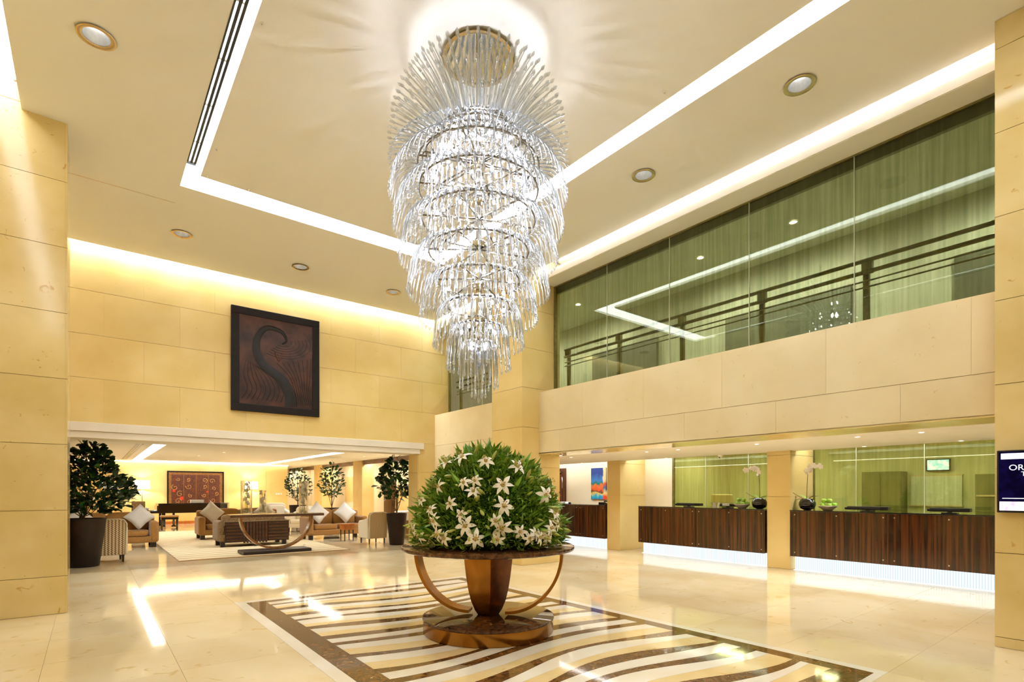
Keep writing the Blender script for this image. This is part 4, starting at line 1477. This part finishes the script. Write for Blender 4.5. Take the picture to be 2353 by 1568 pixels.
# ---- lounge rug
rg = thing('lounge_rug', 'pale rug with thin wavy brown lines in the lounge', 'rug', (3.37, 18.4, 0))
P('rug_body', B().box(-1.87, -5.0, .001, 1.87, 5.2, .012), 'rug', rg)
P('rug_binding', B().box(-1.89, -5.02, .001, 1.89, -5.0, .013).box(-1.89, -5.0, .001, -1.87, 5.2, .013).box(1.87, -5.0, .001, 1.89, 5.2, .013), 'sofa_tan', rg)
ZR = .0135


# ---- seating
def sofa(label, loc, w, d=.92, fabric='sofa_tan', n=2, hb=.92, z=0.0, rz=0.0):
    s = thing('sofa', label, 'sofa', (loc[0], loc[1], z), rz)
    P('base', B().box(-w / 2 + .04, -d / 2 + .02, .13, w / 2 - .04, d / 2, .30), fabric, s, bevel=.03)
    P('back_frame', B().box(-w / 2 + .05, d / 2 - .22, .28, w / 2 - .05, d / 2, hb - .06), fabric, s, bevel=.06, seg=3)
    for q in (-1, 1):
        x = q * (w / 2 - .1)
        P('arm', B().box(x - .1, -d / 2, .13, x + .1, d / 2 - .05, .70), fabric, s, bevel=.075, seg=4)
    iw = (w - .42) / n
    for k in range(n):
        x = -w / 2 + .21 + iw * (k + .5)
        P('seat_cushion', B().soft((x, -.12, .38), (iw / 2 - .004, d / 2 - .15, .085), .28, 28, 12), fabric, s, smooth=True)
        P('back_cushion', B().soft((x, d / 2 - .26, .68), (iw / 2 - .004, .115, .26), .34, 28, 12, rot=Matrix.Rotation(-.12, 3, 'X')), fabric, s, smooth=True)
    for x in (-w / 2 + .12, w / 2 - .12):
        for y in (-d / 2 + .10, d / 2 - .10): P('leg', B().box(x - .06, y - .05, 0, x + .06, y + .05, .14), 'leg_dark', s)
    return s


def cushion(label, loc, rz, tilt, m, size=.24, roll=PI / 4):
    vs, fs = [], []
    n = 10
    for i in range(n + 1):
        for j in range(n + 1):
            u, v = -1 + 2 * i / n, -1 + 2 * j / n
            e = (1 - u ** 4) * (1 - v ** 4)
            pin_ = 1 - .09 * (1 - abs(u)) * abs(v) ** 2 - .09 * (1 - abs(v)) * abs(u) ** 2
            for sg in (1, -1): vs.append((u * size * pin_, sg * .085 * e ** .6, v * size * pin_))
    idx = lambda i, j, s_: (i * (n + 1) + j) * 2 + s_
    for i in range(n):
        for j in range(n):
            fs.append((idx(i, j, 0), idx(i, j + 1, 0), idx(i + 1, j + 1, 0), idx(i + 1, j, 0)))
            fs.append((idx(i, j, 1), idx(i + 1, j, 1), idx(i + 1, j + 1, 1), idx(i, j + 1, 1)))
    b = B().add(vs, fs)
    b.xf(Matrix.Rotation(tilt, 4, 'X') @ Matrix.Rotation(roll, 4, 'Y'))
    lo = min(v[2] for v in b.v)
    b.xf(Matrix.Translation((0, 0, -lo)))
    o = P('cushion', b, m, None, smooth=True, loc=loc, rot=(0, 0, rz))
    return tag(o, label, 'cushion')


sofa('tan sofa on the left behind the patterned armchair', (.34, 17.70), 2.25)
cushion('light grey cushion on its corner at the right arm of the left tan sofa', (1.05, 17.58, .462), -.25, -.28, 'grey_cushion', .26)
cushion('pale cushion peeping over the patterned armchair on the left sofa', (-.25, 17.62, .462), .2, -.28, 'grey_cushion', .25)
sofa('tan sofa in the middle, facing out past the brown loveseat', (3.85, 19.2), 2.5, hb=.95, z=ZR)
cushion('striped beige cushion in the left corner of the middle tan sofa', (3.02, 19.06, .476), .25, -.28, 'grey_cushion', .27)
cushion('beige cushion on the right half of the middle tan sofa', (4.55, 19.08, .476), -.2, -.28, 'grey_cushion', .25)
sofa('tan sofa on the right with two white cushions', (6.22, 17.24), 1.95, hb=.94)
cushion('white cushion on the left half of the right tan sofa', (5.66, 17.10, .462), .1, -.28, 'white_fabric', .27)
cushion('white cushion on the right half of the right tan sofa', (6.55, 17.12, .462), -.12, -.28, 'white_fabric', .26)

# brown loveseat with slatted timber back towards the lobby
lv = thing('loveseat', 'brown fabric loveseat with a slatted dark timber back', 'sofa', (3.55, 16.3, ZR))
w = 1.80
P('base', B().box(-w / 2 + .04, -.42, .14, w / 2 - .04, .45, .32), 'sofa_brown', lv, bevel=.03)
for q in (-1, 1): P('arm', B().box(q * (w / 2 - .1) - .1, -.38, .14, q * (w / 2 - .1) + .1, .47, .70), 'sofa_brown', lv, bevel=.07, seg=4)
P('seat_cushion', B().soft((0, .12, .40), (w / 2 - .21, .33, .09), .28, 28, 12), 'sofa_brown', lv, smooth=True)
P('back_cushion', B().soft((0, -.28, .70), (w / 2 - .10, .13, .17), .3, 32, 12), 'sofa_brown', lv, smooth=True)
bp = P('back_panel', B().box(-w / 2 + .16, -.46, .12, w / 2 - .02, -.43, .68), 'leg_dark', lv)
P('panel_cap', B().box(-w / 2 + .14, -.475, .665, w / 2, -.42, .69), 'sofa_brown', lv, bevel=.006)
for k in range(6):
    z = .15 + .087 * k
    P('slat', B().box(-w / 2 + .18, -.475, z, -.32, -.46, z + .05), 'walnut', bp, bevel=.004)
    P('slat', B().box(.34, -.475, z, w / 2 - .04, -.46, z + .05), 'walnut', bp, bevel=.004)
for k in range(8):
    x = -.30 + .079 * k
    P('slat', B().box(x, -.475, .09, x + .05, -.46, .66), 'walnut', bp, bevel=.004)
for x in (-.78, .78):
    for y in (-.34, .36): P('leg', B().box(x - .05, y - .05, 0, x + .05, y + .05, .15), 'leg_dark', lv)


def armchair(label, loc, rz, back_m, side_m, w=.74, hb=.93, z=0.0, leg_m='leg_dark'):
    """back of the chair at -y, opening towards +y"""
    a = thing('armchair', label, 'armchair', (loc[0], loc[1], z), rz)
    pts = [(-w / 2 + .05, .16), (w / 2 - .05, .16), (w / 2 - .03, hb - .10), (w / 2 - .07, hb - .03), (w / 2 - .15, hb), (-w / 2 + .15, hb), (-w / 2 + .07, hb - .03), (-w / 2 + .03, hb - .10)]
    b = B().prism(pts, -.055, .055).xf(Matrix.Translation((0, -.30, 0)) @ Matrix.Rotation(PI / 2, 4, 'X'))
    b.xf(Matrix.Translation((0, -.3, .16)) @ Matrix.Rotation(.10, 4, 'X') @ Matrix.Translation((0, .3, -.16)))
    P('backrest', b, back_m, a, bevel=.03, seg=3)
    ring = [Vector((x, 0, y)) for x, y in pts[2:]]
    ring = [Vector((pts[1][0], 0, .16))] + ring + [Vector((pts[0][0], 0, .16))]
    M = Matrix.Translation((0, -.3, .16)) @ Matrix.Rotation(.10, 4, 'X') @ Matrix.Translation((0, .3, -.16))
    P('piping', B().tube([M @ (p + Vector((0, -.365 + .008, 0))) for p in ring], .014, 6), 'cream_fabric', a, smooth=True)
    P('inner_back', B().soft((0, -.20, .62), (w / 2 - .10, .09, .29), .35, 24, 12, rot=Matrix.Rotation(.10, 3, 'X')), side_m, a, smooth=True)
    for q in (-1, 1):
        sp = [(-.33, .16), (.30, .16), (.33, .58), (.26, .66), (-.05, .69), (-.32, .76)]
        b = B().prism(sp, -.065, .065).xf(Matrix(((0, 0, 1, 0), (1, 0, 0, 0), (0, 1, 0, 0), (0, 0, 0, 1))))
        P('arm', b, side_m, a, bevel=.03, seg=3, loc=(q * (w / 2 - .065), 0, 0))
    P('seat_base', B().box(-w / 2 + .1, -.28, .16, w / 2 - .1, .32, .32), side_m, a, bevel=.02)
    P('seat_cushion', B().soft((0, .06, .38), (w / 2 - .13, .28, .075), .3, 24, 10), side_m, a, smooth=True)
    for x in (-w / 2 + .08, w / 2 - .08):
        for y in (-.28, .27): P('leg', B().tube([(x, y, .17), (x, y, 0)], [.026, .018], 8), leg_m, a, smooth='auto')
    return a


armchair('armchair with zigzag patterned back behind the left potted tree', (.23, 14.36), .05, 'zigzag', 'cream_fabric', .78)
armchair('cream armchair with a striped back left of the right potted tree', (6.45, 14.72), .02, 'striped', 'cream_fabric', .62, .92)
armchair('white armchair near the end wall beneath the light switches', (6.35, 24.3), PI, 'white_fabric', 'white_fabric', .86, 1.0)
armchair('white armchair with dark red feet in front of the far potted tree', (6.20, 20.6), PI * .75, 'white_fabric', 'cream_fabric', .8, .94, leg_m='batik')

# console table with arc support
cn = thing('console_table', 'dark console table on a curved wooden arc', 'table', (3.62, 13.95, ZR))
P('table_top', B().box(-1.08, -.24, .875, 1.08, .24, .935), 'walnut', cn, bevel=.006)
P('glass_top', B().box(-1.07, -.23, .936, 1.07, .23, .945), 'clear_glass', cn)
P('base_plank', B().box(-.82, -.32, 0, .74, .32, .075), 'leg_dark', cn, bevel=.01)
for yy in (-.10,):
    n = 32
    vs, fs = [], []
    for i in range(n + 1):
        th = PI * i / n
        for (y0, dr) in ((-.09, 0), (.09, 0), (.09, .05), (-.09, .05)):
            vs.append(((.80 + dr) * math.cos(th), y0, .875 - (.75 + dr) * math.sin(th)))
    for i in range(n):
        for q in range(4): fs.append((i * 4 + q, (i + 1) * 4 + q, (i + 1) * 4 + (q + 1) % 4, i * 4 + (q + 1) % 4))
    fs += [(0, 1, 2, 3), (n * 4 + 3, n * 4 + 2, n * 4 + 1, n * 4)]
    P('arc_support', B().add(vs, fs), 'walnut_arc', cn, smooth='auto')
ZC = ZR + .9455


def vase(x, y, r, h, label, seed):
    r_ = random.Random(seed)
    v = thing('glass_vase', label, 'vase', (x, y, ZC))
    P('glass_cylinder', B().lathe([(r, .0), (r, h), (r - .006, h), (r - .006, .02), (.001, .018)], 28, cap=False).lathe([(r, 0), (.001, 0)], 28), 'vase_glass', v, smooth='auto')
    for k in range(3):
        a = 2 * PI * k / 3 + seed
        P('stem', B().tube(bezier((.3 * r * math.cos(a), .3 * r * math.sin(a), .03), (0, 0, h * .5), (.45 * r * math.cos(a), .45 * r * math.sin(a), h * .88), 6), .006, 6), 'orchid_stem', v, smooth=True)
    for k in range(14):
        b = B()
        z = h * (.32 + .62 * k / 13)
        a = r_.uniform(0, 6.28)
        orchid_bloom(b, Vector((.45 * r * math.cos(a), .45 * r * math.sin(a), z)), r_.uniform(.05, .065), (math.cos(a), math.sin(a), .4))
        P('bloom', b, 'orchid_white', v)
    for k in range(12):
        a = r_.uniform(0, 6.28)
        q = r_.uniform(.2, .75) * r
        P('pebble', B().soft((q * math.cos(a), q * math.sin(a), .04 + .02 * (k % 3)), (.02, .018, .014), 1, 8, 5), 'pebble', v, smooth=True)


vase(2.93, 13.95, .125, .80, 'tall glass cylinder of white orchids at the left of the console table', 1)
vase(3.32, 14.05, .085, .57, 'shorter glass cylinder of white orchids in the middle of the console table', 2)
vase(4.26, 13.95, .115, .80, 'tall glass cylinder of white orchids at the right of the console table', 3)

# side table beside the right sofa
sd = thing('side_table', 'small orange-brown side table left of the cream armchair', 'table', (6.16, 15.95, 0))
P('table_top', B().box(-.17, -.2, .48, .17, .2, .52), 'wood_orange', sd, bevel=.006)
P('apron', B().box(-.15, -.18, .34, .15, .18, .48), 'wood_orange', sd)
for x in (-.13, .13):
    for y in (-.16, .16): P('leg', B().tube([(x, y, .34), (x, y, 0)], [.02, .014], 6), 'leg_dark', sd, smooth='auto')
# clothed table at the right edge of the opening
wt = thing('clothed_table', 'white-clothed table half hidden behind the right pot', 'table', (8.05, 15.4, 0))
P('tablecloth', B().box(-.42, -.35, .60, .42, .35, .88), 'white_fabric', wt, bevel=.03)
P('table_body', B().box(-.38, -.32, .04, .38, .32, .60), 'sofa_brown', wt)
P('napkin', B().add([(-.2, -.1, .88), (-.05, -.1, .88), (-.12, .05, .88), (-.13, -.03, 1.04)], [(0, 1, 3), (1, 2, 3), (2, 0, 3), (0, 2, 1)]), 'white_fabric', wt)

# grand piano
pn = thing('grand_piano', 'black grand piano in front of the batik panel', 'piano', (2.35, 25.6, 0))
out = [(-.2, .0), (-.2, 1.35), (.25, 1.42), (.9, 1.36), (1.5, 1.12), (1.95, .98), (2.3, .74), (2.42, .42), (2.3, .12), (2.0, 0)]
P('case', B().prism(out, .62, .98), 'black_lacquer', pn, bevel=.01)
P('lid', B().prism([(x * 1.01, y * 1.01 - .005) for x, y in out], .985, 1.015), 'black_lacquer', pn, bevel=.005)
P('key_bed', B().box(-.48, .04, .62, -.2, 1.32, .72), 'black_lacquer', pn, bevel=.01)
P('key_strip', B().box(-.47, .12, .72, -.25, 1.24, .735), 'paper', pn)
P('fallboard', B().box(-.24, .08, .72, -.2, 1.28, .92), 'black_lacquer', pn)
for x, y in ((-.02, .14), (-.02, 1.22), (1.75, .5)):
    P('leg', B().box(x - .065, y - .065, .06, x + .065, y + .065, .62), 'black_lacquer', pn, bevel=.012)
    P('leg_foot', B().box(x - .085, y - .085, .0, x + .085, y + .085, .07), 'brass', pn, bevel=.01)
P('pedal_lyre', B().box(.35, .58, .08, .42, .64, .62).box(.35, .74, .08, .42, .80, .62).box(.3, .54, .04, .48, .84, .10), 'black_lacquer', pn)
wbx = thing('white_case', 'small white case lying on the piano lid', 'box', (3.55, 26.0, 1.0165))
P('case_body', B().box(-.24, -.12, 0, .24, .12, .11), 'paper', wbx, bevel=.01)
P('case_lid', B().box(-.245, -.125, .11, .245, .125, .135), 'paper', wbx, bevel=.006)
bn = thing('piano_bench', 'tan-topped black piano bench before the grand piano', 'bench', (2.42, 24.55, 0))
P('seat_pad', B().box(-.30, -.2, .50, .30, .2, .575), 'sofa_tan', bn, bevel=.025)
P('apron', B().box(-.28, -.18, .42, .28, .18, .50), 'black_lacquer', bn)
for x in (-.25, .25):
    for y in (-.15, .15): P('leg', B().tube([(x, y, .42), (x, y, 0)], [.026, .016], 8), 'black_lacquer', bn, smooth='auto')
dc = thing('dining_chair', 'dark brown upright chair left of the piano', 'chair', (1.55, 26.4, 0))
P('seat', B().box(-.23, -.22, .42, .23, .22, .50), 'leg_dark', dc, bevel=.02)
P('backrest', B().box(-.23, .18, .52, .23, .24, 1.10), 'sofa_brown', dc, bevel=.02)
for x in (-.2, .2):
    for y in (-.19, .2): P('leg', B().box(x - .02, y - .02, 0, x + .02, y + .02, .42), 'leg_dark', dc)
ctb = thing('cafe_table', 'glass-topped café table beside the dark chair and piano', 'table', (1.62, 25.35, 0))
P('table_top', B().lathe([(.36, .74), (.37, .75), (.36, .765)], 32), 'black_lacquer', ctb, smooth='auto')
P('column_leg', B().lathe([(.035, .03), (.035, .74)], 16), 'steel_dark', ctb, smooth='auto')
P('foot_disc', B().lathe([(.24, 0), (.24, .015), (.05, .035)], 28), 'steel_dark', ctb, smooth='auto')
for k, (x, y) in enumerate(((-.08, -.1), (.06, -.06), (.15, .05))):
    c = thing('cup', 'white cup on the café table beside the piano', 'cup', (1.62 + x, 25.35 + y, .7655), group='cups on the café table')
    P('cup_body', B().lathe([(.025, 0), (.04, .02), (.045, .09), (.041, .09), (.035, .02), (.001, .012)], 14), 'paper', c, smooth='auto')
    P('cup_handle', B().tube([(.042, 0, .075), (.07, 0, .065), (.07, 0, .035), (.042, 0, .025)], .006, 6), 'paper', c, smooth=True)


def lamp(x, y, label):
    l = thing('floor_lamp', label, 'lamp', (x, y, 0))
    P('base', B().lathe([(.16, 0), (.16, .015), (.03, .035)], 28), 'steel_dark', l, smooth='auto')
    P('pole', B().tube([(0, 0, .03), (0, 0, 1.66)], .014, 8), 'steel_dark', l, smooth=True)
    P('lamp_shade', B().lathe([(.30, 1.61), (.27, 1.99)], 32, cap=False), 'shade', l, smooth=True)
    P('shade_rim', B().tube([(.30 * math.cos(2 * PI * k / 32), .30 * math.sin(2 * PI * k / 32), 1.61) for k in range(32)], .006, 5, closed=True), 'shade_off', l, smooth=True)
    add_light('lamp_glow', 'POINT', (x, y, 1.75), 45, (1, .85, .62), .08)


lamp(1.80, 28.55, 'lit floor lamp left of the batik panel')
lamp(6.22, 28.55, 'lit floor lamp right of the batik panel')
# batik panel
bt = thing('batik_panel', 'framed reddish brown batik of four panels with swirls', 'artwork', (2.76, 28.97, .73))
bw, bh = 2.32, 1.72
for n_, q in (('frame_rail', (0, -.05, 0, bw, 0, .06)), ('frame_rail', (0, -.05, bh - .06, bw, 0, bh)), ('frame_stile', (0, -.05, .06, .06, 0, bh - .06)), ('frame_stile', (bw - .06, -.05, .06, bw, 0, bh - .06))):
    P(n_, B().box(*q), 'frame_black', bt)
P('border_cloth', B().box(.06, -.03, .06, bw - .06, -.01, bh - .06), 'batik_border', bt)
rb = random.Random(5)
for k in range(4):
    x0 = .17 + k * .50
    pn_ = P('cloth_panel', B().box(x0, -.038, .16, x0 + .47, -.03, bh - .17), 'batik', bt)
    for q in range(4):
        cx_, cz = x0 + rb.uniform(.13, .34), .3 + q * .33 + rb.uniform(-.06, .06)
        R0 = rb.uniform(.08, .15)
        P('swirl', B().tube([(cx_ + R0 * (1 - i / 20) * math.cos(.45 * i + k + q), -.04, cz + R0 * (1 - i / 20) * math.sin(.45 * i + k + q)) for i in range(18)], [.010] * 17 + [.004], 5), 'batik_gold', pn_, smooth=True)
for x, z, s in ((.22, .75, .1), (.5, .38, .13), (1.58, .72, .06)):
    P('red_patch', B().box(x, -.042, z, x + s, -.037, z + s * 1.2), 'batik_red', bt)
sw = thing('light_switches', 'white switch plates at the right end of the lounge wall', 'switch', (7.62, 28.995, 1.33))
for k in range(3): P('switch_plate', B().box(k * .11 - .16, -.012, 0, k * .11 - .07, 0, .09), 'paper', sw, bevel=.004)
